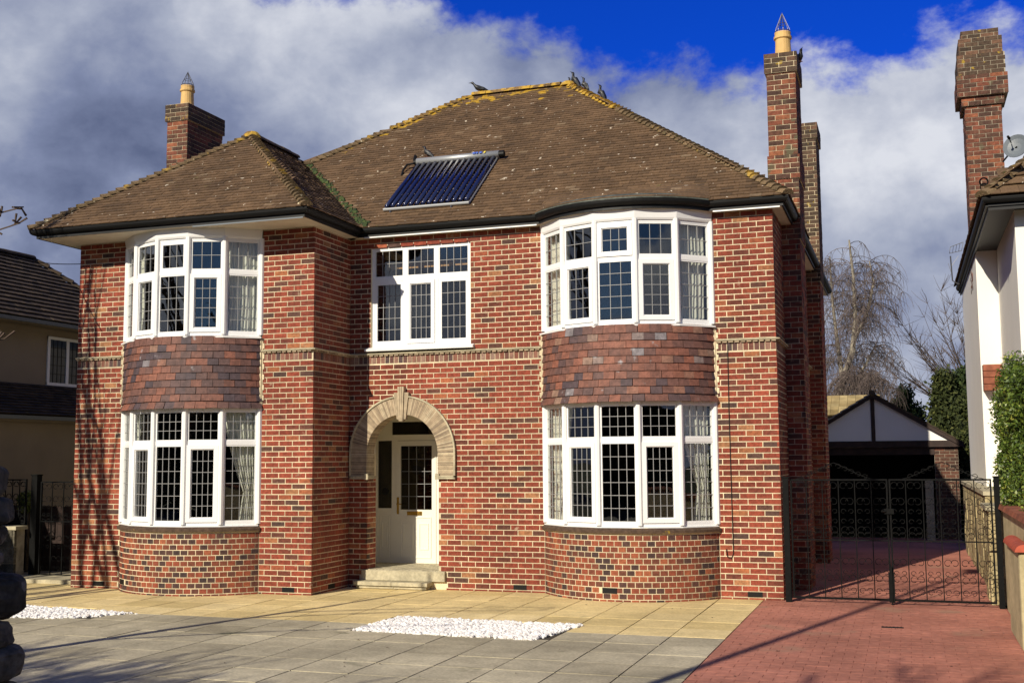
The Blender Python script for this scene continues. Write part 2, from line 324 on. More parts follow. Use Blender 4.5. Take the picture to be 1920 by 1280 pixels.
house = empty('brick_house', (XM, YR, 0), 'large detached red brick house with two curved bays, tiled hip roof and white windows', 'house')
wall = MB(); BRK = []             # backing, and list of (distance, kind, args)
def backing(o, d, n, L, z0, z1, holes, c=-.003, th=.2):
    xs = sorted({0, L, *[min(max(h[0], 0), L) for h in holes], *[min(max(h[1], 0), L) for h in holes]})
    zs = sorted({z0, z1, *[min(max(h[2], z0), z1) for h in holes], *[min(max(h[3], z0), z1) for h in holes]})
    for a, b in zip(xs, xs[1:]):
        for e, f in zip(zs, zs[1:]):
            m = ((a+b)/2, (e+f)/2)
            if any(h[0] < m[0] < h[1] and h[2] < m[1] < h[3] for h in holes): continue
            wall.fbox(o, d, n, a, b, e, f, -th, c)
def bricks(o, d, n, L, z0, z1, holes=(), phase=0, skip=None, endL=True, endR=True, kind='brick', dark=0, header_lift=0):
    k0 = 0; z = z0; row = 0
    while z+H*.6 < z1:
        zt = min(z+H, z1)
        segs = [(0.0, L)]
        for h in holes:
            if h[2] < (z+zt)/2 < h[3]:
                ns = []
                for a, b in segs:
                    if h[0] >= b or h[1] <= a: ns.append((a, b)); continue
                    if h[0] > a: ns.append((a, h[0]))
                    if h[1] < b: ns.append((h[1], b))
                segs = ns
        for a, b in segs:
            s = math.floor((a-phase)/BL)*BL+phase+(BL/2 if row % 2 else 0)-BL
            while s < b:
                s0, s1 = max(s, a), min(s+BL, b)
                if s1-s0 > .035:
                    m = .0068
                    if not (skip and skip((s0+s1)/2, (z+zt)/2, s0, s1, z, zt)):
                        e0 = 0 if s0 == a and a == 0 else m; e1 = 0 if s1 == b and b == L else m
                        pr = random.uniform(-.0015, .0025); t = min(1, max(0, random.gauss(.58, .2))) if random.random() > .09 else random.uniform(0, .25)
                        px = o[0]+d[0]*(s0+s1)/2; py = o[1]+d[1]*(s0+s1)/2
                        face = (-px)*n[0]+(-py)*n[1]
                        dist = math.sqrt(px*px+py*py+((z-CZ))**2)
                        BRK.append((dist/max(.05, face/dist), kind, (o, d, n, s0+e0, s1-e1, z+m+random.uniform(-.001, .001), zt-m+random.uniform(-.001, .001), -.03, pr, t)))
                s += BL
        z += H; row += 1
def Zc(i): return i               # readability
ZS0, ZS1 = 3.43, 3.545            # soldier course
ZC1 = 3.60                        # top of the creasing-tile string course
ux, uy, nf, nr = (1, 0), (0, 1), (0, -1), (1, 0)
Wm = XR-XM
# openings in the main front (along from XM)
def hx(x): return x-XM
ZW = (1.0, 2.74, 3.80, 5.33)
ZLO, ZHI = 0.0, ZSOFF+.05
bayR = [(hx(rb['cx']-rb['h']), hx(rb['cx']+rb['h']), -1, ZHI+1)]
midw = (hx(-7.88), hx(-6.21), 3.60, 5.29)
dx0, dx1, zsp, zth = -7.93, -6.742, 2.04, .27
dcx, dr = (dx0+dx1)/2, (dx1-dx0)/2
AO = .885                         # outer radius of the arch ring
doorbox = (hx(dx0)-.004, hx(dx1)+.004, zth-.02, zsp)
archbox = (hx(dcx-.72), hx(dcx+.72), zsp, zsp+.72)
backing((XM, YR), ux, nf, Wm-.004, ZLO, ZHI, bayR+[midw, doorbox, archbox])
K = 24
for i in range(K):                # backing closed down to the arch
    a = dcx-.72+1.44*i/K; b = dcx-.72+1.44*(i+1)/K; dx = min(abs(a-dcx), abs(b-dcx))
    zz = zsp+math.sqrt(max(0, .60**2-dx*dx)) if dx < .60 else zsp
    wall.box(a, b, YR+.006, YR+.2, zz, zsp+.72)
def skip_arch(sm, zm, s0, s1, za, zb):
    def far(x, z): return math.hypot(x+XM-dcx, z-zsp)
    if zb <= zsp+.01:
        return za > 1.66 and (s0+XM > dx0-.29 and s1+XM < dx1+.29)
    fs = [far(x, max(z, zsp)) for x in (s0, s1) for z in (za, zb)]
    return max(fs) < AO-.01
backing((XL, YL), ux, nf, XM-XL-.004, ZLO, ZHI, [(lb['cx']-lb['h']-XL, lb['cx']+lb['h']-XL, -1, ZHI+1)])
backing((XM-.001, YL+.2), uy, nr, YR-YL-.2, ZLO, ZHI, [])
backing((XR, YR+.2), uy, nr, YB-YR-.2, ZLO, ZHI, [])
for zz0, zz1 in ((ZB0, ZS0), (ZC1, ZHI)):
    hl = [(hx(rb['cx']-rb['h']), hx(rb['cx']+rb['h']), -1, 9), midw, (hx(dx0), hx(dx1), zth, zsp), (hx(-8.02), hx(-6.62), 0, zth-.02)]
    bricks((XM, YR), ux, nf, Wm, zz0, zz1, hl, Wm % BL, skip_arch)
    bricks((XL, YL), ux, nf, XM-XL, zz0, zz1, [(lb['cx']-lb['h']-XL, lb['cx']+lb['h']-XL, -1, 9)], (XM-XL) % BL)
    bricks((XM, YL), uy, nr, YR-YL, zz0, zz1, [], BL/4)
    bricks((XR, YR), uy, nr, YB-YR, zz0, zz1, [], BL/4)
# bottom course sits on the paving, redder bricks
for (o, d, n, L, hl) in (((XM, YR), ux, nf, Wm, [(hx(rb['cx']-rb['h']), hx(rb['cx']+rb['h']), -1, 9), (hx(-8.02), hx(-6.62), -1, 9)]), ((XL, YL), ux, nf, XM-XL, [(lb['cx']-lb['h']-XL, lb['cx']+lb['h']-XL, -1, 9)]), ((XM, YL), uy, nr, YR-YL, []), ((XR, YR), uy, nr, YB-YR, [])):
    bricks(o, d, n, L, ZB0-H, ZB0, hl, .05)
# door reveal jamb (faces right) and its mirror
backing((dx0, YR+.012), uy, nr, .30, zth, zsp, []); bricks((dx0, YR+.0), uy, nr, .30, .2655+0*H, 1.70, [], .1)
wall.box(dx1+.006, dx1+.2, YR+.01, YR+.5, zth, zsp)
# other walls of the house, never seen from the front
wall.box(XL, XL+.2, YL+.2, YB-.2, 0, ZHI); wall.box(XL, XR, YB-.2, YB, 0, ZHI)
# bow walls below the bays (header bricks) and above/below backing
HDR = []
for b in (rb, lb):
    Rr, cy, A = arc(b); n = int(round(2*A*Rr/.1135)); top = .92
    wedge = 40
    for i in range(wedge):
        a0 = -A+2*A*i/wedge; a1 = -A+2*A*(i+1)/wedge
        for z0, z1, of in ((0, top, -.003), (ZW[1]-.0, ZW[2]-.02, -.05)):
            p0 = arcpt(b, a0, Rr, cy, of); p1 = arcpt(b, a1, Rr, cy, of); q0 = arcpt(b, a0, Rr, cy, of-.18); q1 = arcpt(b, a1, Rr, cy, of-.18)
            wall.hexa([(*p0, z0), (*p1, z0), (*p1, z1), (*p0, z1), (*q0, z0), (*q1, z0), (*q1, z1), (*q0, z1)])
    z = ZB0-H; row = 0
    while z < top-.03:
        k = 0
        for i in range(-1, n+1):
            a0 = -A+2*A*(i+(.5 if row % 2 else 0))/n; a1 = a0+2*A/n; a0 = max(a0, -A); a1 = min(a1, A)
            if (a1-a0)*Rr < .035: continue
            am = (a0+a1)/2; o = arcpt(b, am, Rr, cy); d = (math.cos(am), math.sin(am)); nn = (math.sin(am), -math.cos(am)); hw = (a1-a0)*Rr/2-.0068
            if row == 2 and abs(o[0]-(b['cx']-.13 if b is rb else b['cx']-.95)) < .1: continue
            t = random.uniform(.42, .95) if random.random() < (.80 if b is rb else .66) else random.uniform(0, .4)
            dist = math.hypot(o[0], o[1])
            HDR.append((dist, (o, d, nn, -hw, hw, z+.0068, min(z+H, top)-.0068, -.03, random.uniform(-.001, .003), t)))
        z += H; row += 1
wl = wall.build('wall', 'mortar', house)
ctr = 0
BRK.sort(key=lambda q: q[0])
rest = MB()
for i, (dist, kind, a) in enumerate(BRK):
    if i < 298:
        m = MB(); m.fbox(*a); m.build('brick', 'brick', wl)
    else: rest.fbox(*a, back=False)
tag(rest.build('brickwork', 'brick', wl), kind='stuff')
HDR.sort(key=lambda q: q[0]); rest = MB()
for i, (dist, a) in enumerate(HDR):
    if i < 290: m = MB(); m.fbox(*a); m.build('header_brick', 'header', wl)
    else: rest.fbox(*a, back=False)
tag(rest.build('header_brickwork', 'header', wl), kind='stuff')
# soldier course
sol = MB(); cnt = 0
def soldier(o, d, n, L, s0=0, s1=None, single=True):
    global cnt
    s = s0; s1 = s1 or L
    while s < s1-.03:
        e = min(s+.0757, s1); a = (o, d, n, s+.005, e-.005, ZS0+.004, ZS1-.003, -.03, random.uniform(-.001, .002), random.random())
        if single and cnt < 290: m = MB(); m.fbox(*a); m.build('soldier_brick', 'soldier', wl); cnt += 1
        else: sol.fbox(*a)
        s = e
soldier((XM, YR), ux, nf, Wm, 0, hx(rb['cx']-rb['h'])-.02); soldier((XM, YR), ux, nf, Wm, hx(rb['cx']+rb['h'])+.02, Wm)
soldier((XL, YL), ux, nf, XM-XL, 0, lb['cx']-lb['h']-XL-.02); soldier((XL, YL), ux, nf, XM-XL, lb['cx']+lb['h']-XL+.02, XM-XL)
soldier((XM, YL), uy, nr, YR-YL); soldier((XR, YR), uy, nr, 5.0, single=False); sol.build('soldier_course', 'soldier', wl)['kind'] = 'stuff'
# string course of two creasing tiles: a smooth upper slip over a notched lower one
def string(path):
    st = MB(); nick = MB()
    st.sweep(path, [(0.0, ZS1+.028), (.052, ZS1+.026), (.056, ZS1+.04), (.0, ZC1)])
    for (a, b) in zip(path, path[1:]):
        a = Vector(a); b = Vector(b); L = (b-a).length; d = (b-a)/L; n = (d.y, -d.x); s = 0
        while s < L-.02:
            nick.fbox(a, d, n, s+.012, min(s+.075, L), ZS1+.002, ZS1+.027, -.02, .036+random.uniform(-.004, .004), random.random()); s += .085
    sco = st.build('string_course', 'stone', house); nick.build('creasing_tile', 'archtile', sco)['kind'] = 'stuff'
string([(XM+.0, YR), (rb['cx']-rb['h']-.02, YR)]); string([(rb['cx']+rb['h']+.02, YR), (XR, YR), (XR, YR+6)])
string([(XL, YL), (lb['cx']-lb['h']-.02, YL)]); string([(lb['cx']+lb['h']+.02, YL), (XM, YL), (XM, YR-.05)])
# air bricks
for (x, y, d, n) in ((-5.45, YR, ux, nf), (-2.05, YR, ux, nf), (-8.62, YL, ux, nf), (-11.95, YL, ux, nf)):
    m = MB(); m.fbox((x, y), d, n, -.1, .1, ZB0+H*.02+.004, ZB0+H-.004, -.02, .005)
    for k in range(7): m.fbox((x, y), d, n, -.09+k*.026, -.078+k*.026, ZB0+.012, ZB0+H-.012, 0, .008)
    m.build('air_brick', 'black', house)
for b, dxx in ((rb, -.13), (lb, -.95)):
    Rr, cy, A = arc(b); am = math.asin(dxx/Rr); o = arcpt(b, am, Rr, cy); m = MB()
    m.fbox(o, (math.cos(am), math.sin(am)), (math.sin(am), -math.cos(am)), -.105, .105, ZB0+H, ZB0+2*H-.005, -.03, .004); m.build('air_brick', 'black', house)
m = MB(); m.fbox((XM, YL+.62), uy, nr, -.1, .1, ZB0+.005, ZB0+H-.005, -.02, .005); m.build('air_brick', 'black', house)

# ------------------------------------------------------------------ tile-hung aprons between the bays
TH = []
for b in (rb, lb):
    Rr, cy, A = arc(b); rows = 10; g = (ZW[2]-.02-(ZW[1]-.02))/rows; n = int(round(2*A*(Rr+.03)/.165))
    for r_ in range(rows):
        z0 = ZW[1]-.02+g*r_
        for i in range(-1, n+1):
            a0 = -A+2*A*(i+(.5 if r_ % 2 else 0)+random.uniform(-.03, .03))/n; a1 = a0+2*A/n
            a0 = max(a0, -A-.01); a1 = min(a1, A+.01)
            if (a1-a0)*Rr < .03: continue
            am = (a0+a1)/2; o = arcpt(b, am, Rr, cy); d = (math.cos(am), math.sin(am)); nn = (math.sin(am), -math.cos(am)); hw = (a1-a0)*(Rr+.03)/2-.0025
            fl = .035 if r_ == 0 else (.012 if r_ == 1 else 0)
            t = min(1, max(0, random.gauss(.36 if b is lb else .56-.12*(r_ % 10 < 4), .25)))
            TH.append((math.hypot(*o), (o, d, nn, -hw, hw, z0+random.uniform(-.004, .003), z0+g+.012, -.045, .003, t, True, .018+fl+random.uniform(-.002, .004))))
TH.sort(key=lambda q: q[0]); aprons = MB()
for b in (rb, lb):
    Rr, cy, A = arc(b)
    path = [arcpt(b, -A+2*A*i/24, Rr, cy, -.04) for i in range(25)]; aprons.sweep(path, [(-.05, ZW[1]), (0, ZW[1]), (0, ZW[2]-.03), (-.05, ZW[2]-.03)])
apn = aprons.build('tile_apron', 'mortar', house); rest = MB()
for i, (dd, a) in enumerate(TH):
    if i < 296: m = MB(); m.fbox(*a); m.build('hung_tile', 'hung', apn)
    else: rest.fbox(*a)
rest.build('hung_tiling', 'hung', apn)['kind'] = 'stuff'
# notched mortar fillets at both sides of each apron
for b in (rb, lb):
    for sgn in (-1, 1):
        fil = MB()
        x = b['cx']+sgn*(b['h']+.012)
        for k in range(13):
            z0 = ZW[1]+.02+k*.078; wd = .018+.024*(k % 2)
            fil.box(min(x, x+sgn*wd), max(x, x+sgn*wd), b['Y']-.012, b['Y']+.02, z0, z0+.078)
        fil.box(min(x, x-sgn*.04), max(x, x-sgn*.04), b['Y']-.03, b['Y']+.02, ZW[1], ZW[2]-.04)
        fil.build('mortar_fillet', 'mortar', apn)

# ------------------------------------------------------------------ windows
def grid_bars(mb, o, d, n, a0, a1, z0, z1, cols, rows, c):
    for k in range(1, cols):
        a = a0+(a1-a0)*k/cols; mb.fbox(o, d, n, a-.0036, a+.0036, z0, z1, c-.012, c+.003)
    for k in range(1, rows):
        z = z0+(z1-z0)*k/rows; mb.fbox(o, d, n, a0, a1, z-.0036, z+.0036, c-.011, c+.004)
def light(fr, gl, ld, o, d, n, a0, a1, z0, z1, sash, cols, rows):
    """one glazed light: surround from a0..a1, sash border width, glass, lead"""
    s = sash
    if s > .05:
        w_ = s; c1 = .022
        fr.fbox(o, d, n, a0, a1, z0, z0+w_, -.04, c1); fr.fbox(o, d, n, a0, a1, z1-w_, z1, -.04, c1)
        fr.fbox(o, d, n, a0, a0+w_, z0+w_, z1-w_, -.04, c1); fr.fbox(o, d, n, a1-w_, a1, z0+w_, z1-w_, -.04, c1)
        g = w_; 
        for (q0, q1, y0, y1) in ((a0+g, a1-g, z0+g, z0+g+.012), (a0+g, a1-g, z1-g-.012, z1-g), (a0+g, a0+g+.012, z0+g+.012, z1-g-.012), (a1-g-.012, a1-g, z0+g+.012, z1-g-.012)):
            fr.fbox(o, d, n, q0, q1, y0, y1, -.04, .006)
        g += .012
    else:
        g = s
        fr.fbox(o, d, n, a0, a1, z0, z0+g, -.04, -.004); fr.fbox(o, d, n, a0, a1, z1-g, z1, -.04, -.004)
        fr.fbox(o, d, n, a0, a0+g, z0+g, z1-g, -.04, -.004); fr.fbox(o, d, n, a1-g, a1, z0+g, z1-g, -.04, -.004)
    gl.append((o, d, n, a0+g-.004, a1-g+.004, z0+g-.004, z1-g+.004))
    grid_bars(ld, o, d, n, a0+g, a1-g, z0+g, z1-g, cols, rows, -.012)
def curtain(o, d, n, a0, a1, z0, z1, side, tie=None, back=.16, waves=8):
    mb = MB(); nu, nv = 46, 26; P = []
    for j in range(nv+1):
        z = z1-(z1-z0)*j/nv
        if tie:
            t = (z-tie)/(z1-tie) if z > tie else (tie-z)/(tie-z0)
            wd = .34+.66*(t**.8 if z > tie else t*.22)
        else: wd = .86+.04*math.sin(j*.3)
        row = []
        for i in range(nu+1):
            u = i/nu; uu = u*wd
            a = a0+(a1-a0)*uu if side < 0 else a1-(a1-a0)*uu
            amp = .022*(1.25-wd*.4); c = -back+amp*math.sin(u*waves*2*math.pi+.5*math.sin(j*.22))+.008*math.sin(u*31+j*.2)
            row.append((o[0]+d[0]*a+n[0]*c, o[1]+d[1]*a+n[1]*c, z))
        P.append(row)
    b = len(mb.v)
    for r_ in P: mb.v += r_
    for j in range(nv):
        for i in range(nu):
            q = b+j*(nu+1)+i; f = (q, q+1, q+nu+2, q+nu+1) if side > 0 else (q+nu+1, q+nu+2, q+1, q); mb.f.append(f); mb.t.append(.5)
    return mb
def glaze(glist, par, material='glass'):
    for (o, d, n, a0, a1, z0, z1) in glist:
        g = MB(); g.fbox(o, d, n, a0, a1, z0, z1, -.024, -.018); g.build('pane', material, par)
def bay_window(b, z0, z1, ztr, cols, rt_, rbm, ops, ties, label):
    Rr, cy, A = arc(b, b['sag']-.07, b['h']-.02)
    fr, ld, gl = MB(), MB(), []
    V = [arcpt(b, -A+2*A*i/5, Rr, cy) for i in range(6)]
    cur = []
    for i in range(5):
        p0, p1 = Vector(V[i]), Vector(V[i+1]); L = (p1-p0).length; d = (p1-p0)/L; n = (d.y, -d.x); o = p0
        fr.fbox(o, d, n, 0, L, z0, z0+.055, -.06, .0); fr.fbox(o, d, n, 0, L, z1-.05, z1, -.06, .0)
        fr.fbox(o, d, n, .0, L, ztr-.03, ztr+.03, -.055, .001)
        fr.fbox(o, d, n, 0, .04, z0+.055, z1-.05, -.06, .002); fr.fbox(o, d, n, L-.04, L, z0+.055, z1-.05, -.06, .002)
        t_op, b_op = ops[i]
        light(fr, gl, ld, o, d, n, .04, L-.04, ztr+.03, z1-.05, t_op, cols, rt_)
        light(fr, gl, ld, o, d, n, .04, L-.04, z0+.055, ztr-.03, b_op, cols, rbm)
        if i in (0, 4): cur.append(curtain(o, d, n, .0, L-.02, z0+.02, z1-.02, -1 if i == 0 else 1, ties))
    for i, v in enumerate(V):     # rounded corner posts
        fr.tube([(v[0], v[1], z0+.02), (v[0], v[1], z1)], .042, 8)
    o_ = fr.build('window', 'white', house); o_['label'] = label
    glaze(gl, o_); ld.build('leading', 'lead', o_)
    for c in cur: c.build('curtain', 'curtain', o_, smooth=True)
    return o_, V
U = (.03, .03)
wU, VR = bay_window(rb, 3.80, 5.29, 4.74, 3, 2, 5, [(.02, .02), (.02, .06), (.06, .02), (.02, .06), (.02, .02)], None, 'upper window of the right bay')
wl1, _ = bay_window(rb, 1.0, 2.73, 2.19, 4, 3, 6, [(.02, .02), (.02, .06), (.02, .02), (.02, .06), (.02, .02)], 1.55, 'lower window of the right bay')
wU2, VL = bay_window(lb, 3.80, 5.29, 4.76, 3, 2, 5, [(.02, .02), (.02, .06), (.05, .02), (.02, .06), (.02, .02)], None, 'upper window of the left bay')
wl2, _ = bay_window(lb, 1.0, 2.73, 2.21, 4, 3, 6, [(.02, .02), (.02, .06), (.02, .02), (.02, .06), (.02, .02)], 1.5, 'lower window of the left bay')
# sills, heads and floors of the bays
sill, head, slab, tsill = MB(), MB(), MB(), MB()
for b, V in ((rb, VR), (lb, VL)):
    sill, head, tsill, sill2 = MB(), MB(), MB(), MB()
    Rr, cy, A = arc(b)
    path = [arcpt(b, -A+2*A*i/20, Rr, cy) for i in range(21)]
    tsill.sweep(path, [(-.12, .92), (.045, .92), (.05, .955), (-.0, .985), (-.12, .99)])
    Vp = [tuple(v) for v in V]
    sill.sweep(Vp, [(-.1, .985), (.028, .985), (.03, 1.0), (-.02, 1.012), (-.1, 1.012)])
    sill2.sweep(Vp, [(-.1, 3.765), (.075, 3.765), (.078, 3.785), (.0, 3.805), (-.1, 3.805)])
    head.sweep(Vp, [(-.1, 5.275), (.02, 5.275), (.035, 5.30), (.055, 5.40), (.055, ZSOFF+.02), (-.1, ZSOFF+.02)])
    pl = Vp+[(Vp[-1][0], b['Y']+.25), (Vp[0][0], b['Y']+.25)]
    sill.build('window_sill', 'white', house); sill2.build('window_sill', 'white', house); tsill.build('tiled_sill', 'darkbrick', house); head.build('bay_head_board', 'white', house)
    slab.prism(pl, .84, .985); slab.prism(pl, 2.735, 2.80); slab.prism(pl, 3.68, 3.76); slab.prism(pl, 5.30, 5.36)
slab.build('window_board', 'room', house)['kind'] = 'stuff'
# middle window
fr, ld, gl = MB(), MB(), []
o = (-7.88, YR+.035); L = 1.67; z0, z1, zt = 3.685, 5.27, 4.755
fr.fbox(o, ux, nf, 0, L, z0, z0+.05, -.06, 0); fr.fbox(o, ux, nf, 0, L, z1-.045, z1, -.06, 0)
fr.fbox(o, ux, nf, 0, .04, z0+.05, z1-.045, -.06, .0); fr.fbox(o, ux, nf, L-.04, L, z0+.05, z1-.045, -.06, .0)
for i in range(3):
    a0 = .04+i*(L-.08)/3; a1 = a0+(L-.08)/3
    if i: fr.fbox(o, ux, nf, a0-.03, a0+.03, z0+.05, z1-.045, -.06, .002)
    b0 = a0+(.03 if i else 0); b1 = a1-(.03 if i < 2 else 0)
    fr.fbox(o, ux, nf, b0, b1, zt-.035, zt+.035, -.055, .001)
    light(fr, gl, ld, o, ux, nf, b0, b1, zt+.035, z1-.045, .018, 4, 2)
    light(fr, gl, ld, o, ux, nf, b0, b1, z0+.05, zt-.035, .05 if i != 1 else .055, 4, 5)
wm_ = fr.build('window', 'white', house); wm_['label'] = 'flat three-light window above the front door'
glaze(gl, wm_); ld.build('leading', 'lead', wm_)
m = MB(); m.sweep([(-7.96, YR+.02), (-6.15, YR+.02)], [(-.06, 3.625), (.09, 3.625), (.095, 3.655), (.03, 3.685), (-.06, 3.69)]); m.build('window_sill', 'white', wm_)
m = MB(); m.box(-7.8, -6.2, YR+.42, YR+.46, 4.98, 5.06); m.build('curtain_rail', 'wood', wm_)
# rooms: dim boxes behind the glass
room = MB()
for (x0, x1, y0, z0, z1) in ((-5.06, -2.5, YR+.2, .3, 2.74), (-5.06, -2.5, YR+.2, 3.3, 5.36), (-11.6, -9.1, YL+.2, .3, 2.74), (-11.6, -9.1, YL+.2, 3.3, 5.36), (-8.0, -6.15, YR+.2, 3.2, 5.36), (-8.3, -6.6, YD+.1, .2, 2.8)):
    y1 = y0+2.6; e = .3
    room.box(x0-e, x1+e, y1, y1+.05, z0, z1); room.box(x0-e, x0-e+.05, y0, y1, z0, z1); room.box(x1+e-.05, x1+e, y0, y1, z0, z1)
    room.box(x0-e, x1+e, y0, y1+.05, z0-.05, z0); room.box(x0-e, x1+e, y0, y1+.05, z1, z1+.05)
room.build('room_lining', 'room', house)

# ------------------------------------------------------------------ entrance: arch, door, steps
ring = MB(); vs = MB(); AI = dr
def ang_tile(a, w_, ri, ro, t):       # radial tile at angle a
    c, s_ = math.cos(a), math.sin(a); tx, tz = -s_, c; h = w_/2
    P = []
    for y in (YR-.035, YR+.24):
        for (r_, q) in ((ri, -h*.8), (ro, -h*1.15), (ro, h*1.15), (ri, h*.8)):
            P.append((dcx+c*r_+tx*q, y, zsp+s_*r_+tz*q))
    vs.hexa(P[:4]+P[4:], t)
nt_ = 96
for i in range(nt_):
    a = math.pi*(i+.5)/nt_
    if abs(a-math.pi/2) < .10: continue
    ang_tile(a, .0215, AI, .865, random.random())
for sx in (-1, 1):
    z = zsp-.012
    while z > 1.70:
        xa, xb = dcx+sx*AI, dcx+sx*.865
        vs.box(min(xa, xb), max(xa, xb), YR-.035-random.uniform(0, .003), YR+.24, z-.019, z, random.random()*.8); z -= .0265
K = 40; R1, R0 = .862, AI+.006
for i in range(K):                    # mortar core of the ring
    a0, a1 = math.pi*i/K, math.pi*(i+1)/K
    q = [(dcx+math.cos(a)*r_, zsp+math.sin(a)*r_) for a, r_ in ((a0, R0), (a0, R1), (a1, R1), (a1, R0))]
    ring.hexa([(x, YR-.029, z) for x, z in q]+[(x, YR+.235, z) for x, z in q])
for sx in (-1, 1):
    xa, xb = dcx+sx*R0, dcx+sx*R1; ring.box(min(xa, xb), max(xa, xb), YR-.029, YR+.235, 1.70, zsp)
rg = ring.build('door_arch', 'mortar', house)
vs.build('arch_tiles', 'archtile', rg)['kind'] = 'stuff'
hood = MB()                           # thin projecting outer rim
pts = [(dcx+math.cos(math.pi*i/K)*.885, zsp+math.sin(math.pi*i/K)*.885) for i in range(K+1)]
pts = [(dcx+.885, 1.66)]+pts+[(dcx-.885, 1.66)]
for (x0, z0), (x1, z1) in zip(pts, pts[1:]):
    def sc_(x, z, k):
        zz = max(z, zsp); v = Vector((x-dcx, z-zsp if z > zsp else 0)); v = v/max(1e-6, v.length) if v.length > 0 else Vector((1, 0)); return (x-v.x*k, z-v.y*k)
    a, b = (x0, z0), (x1, z1); c, d_ = sc_(x1, z1, .024), sc_(x0, z0, .024)
    q = [d_, a, b, c]; hood.hexa([(x, YR-.055, z) for x, z in q]+[(x, YR+.01, z) for x, z in q])
hood.build('arch_rim', 'stone', rg)
for sx in (-1, 1):
    m = MB()
    for k in range(2):
        xa, xb = dcx+sx*(AI-.035), dcx+sx*.885; m.box(min(xa, xb), max(xa, xb), YR-.055, YR+.23, 1.648+k*.027, 1.67+k*.027)
    for zz in (1.64,): m.box(dcx+sx*AI-.03, dcx+sx*AI+.03, YR-.06, YR-.02, zz, zz+.09)
    m.build('arch_springer', 'stone', rg)
m = MB()                              # keystone of stacked tiles
for (b0, b1, t0, t1, zb, zt_, y) in ((-.075, -.03, -.125, -.055, 2.56, 2.97, .06), (-.03, .035, -.055, .055, 2.53, 3.06, .085), (.035, .075, .055, .125, 2.56, 2.97, .06)):
    for k in range(3):
        f0, f1 = k/3+.03, (k+1)/3-.03
        bb0, bb1 = b0+(b1-b0)*f0, b0+(b1-b0)*f1; tt0, tt1 = t0+(t1-t0)*f0, t0+(t1-t0)*f1
        q = [(dcx+bb0, zb), (dcx+bb1, zb), (dcx+tt1, zt_), (dcx+tt0, zt_)]; m.hexa([(x, YR-y, z) for x, z in q]+[(x, YR+.01, z) for x, z in q], .8)
    q = [(dcx+b0, zb+.01), (dcx+b1, zb+.01), (dcx+t1, zt_-.01), (dcx+t0, zt_-.01)]; m.hexa([(x, YR-y+.008, z) for x, z in q]+[(x, YR+.01, z) for x, z in q], .8)
m.build('keystone', 'archtile', rg)
DK = 1.049
df, gl, ld = MB(), [], MB(); o = (0, YD)
def dz(z): return CZ+(z-CZ)*DK
def F(mb, x0, x1, z0, z1, c0=-.05, c1=0.0, t=.5): mb.fbox(o, ux, nf, x0*DK, x1*DK, dz(z0), dz(z1), c0, c1, t)
F(df, -7.98, -7.90, .30, 2.24); F(df, -7.66, -7.58, .30, 2.24, c1=.004); F(df, -6.905, -6.70, .30, 2.24); F(df, -7.98, -6.70, 2.24, 2.33, c1=.004)
F(df, -7.98, -6.70, 2.53, 2.75); F(df, -7.98, -7.66, 2.33, 2.53); F(df, -6.80, -6.70, 2.33, 2.53); F(df, -7.98, -6.70, .27, .32, c1=.012); F(df, -6.70, -6.10, .27, 2.75)
# side light: panel below, glass above
F(df, -7.90, -7.66, .32, 1.17, c1=-.012); F(df, -7.90, -7.66, 1.15, 1.19, c1=-.006)
for (x0, x1, z0, z1) in ((-7.86, -7.70, .42, 1.08), (-7.83, -7.73, .58, .98)):
    F(df, x0, x1, z0, z0+.012, c1=0); F(df, x0, x1, z1-.012, z1, c1=0); F(df, x0, x0+.012, z0, z1, c1=.001); F(df, x1-.012, x1, z0, z1, c1=.001)
gl += [(o, ux, nf, -7.905*DK, -7.655*DK, dz(1.18), dz(2.245)), (o, ux, nf, -7.67*DK, -6.79*DK, dz(2.325), dz(2.535))]
dfo = df.build('door_frame', 'door', house); glaze(gl, dfo, 'glassd')
dl, gl = MB(), []
dz0, dz1 = .33, 2.235; DX0, DX1 = -7.578, -6.907
F(dl, DX0, DX1, dz0, 1.17, c1=.012); F(dl, DX0, DX0+.07, 1.17, dz1, c1=.012); F(dl, DX1-.07, DX1, 1.17, dz1, c1=.012); F(dl, DX0+.07, DX1-.07, dz1-.08, dz1, c1=.012)
for (x0, x1, z0, z1) in ((-7.50, -6.985, .43, 1.06), (-7.46, -7.29, .56, .96), (-7.19, -7.03, .56, .96)):
    F(dl, x0, x1, z0, z0+.014, c0=0, c1=.022); F(dl, x0, x1, z1-.014, z1, c0=0, c1=.022); F(dl, x0, x0+.014, z0+.014, z1-.014, c0=0, c1=.022); F(dl, x1-.014, x1, z0+.014, z1-.014, c0=0, c1=.022)
dlo = dl.build('front_door', 'door', house); glaze([(o, ux, nf, (DX0+.065)*DK, (DX1-.065)*DK, dz(1.165), dz(dz1-.075))], dlo, 'glassd')
grid_bars(ld, o, ux, nf, (DX0+.07)*DK, (DX1-.07)*DK, dz(1.18), dz(dz1-.09), 4, 5, -.012); ld.build('leading', 'lead', dlo)
for (cx, cz, rr) in ((-7.24, 1.78, .075), (-7.78, 1.45, .06)):   # dark rosette motifs in the glass
    q = MB(); q.tube([(cx*DK, YD+.014, dz(cz)), (cx*DK, YD+.02, dz(cz))], rr, 14); q.build('glass_rosette', 'darkhole', dlo)
m = MB(); F(m, -7.39, -7.14, 1.085, 1.145, c0=.01, c1=.022); F(m, -7.37, -7.16, 1.098, 1.132, c0=.02, c1=.028); m.build('letterbox', 'brass', dlo)
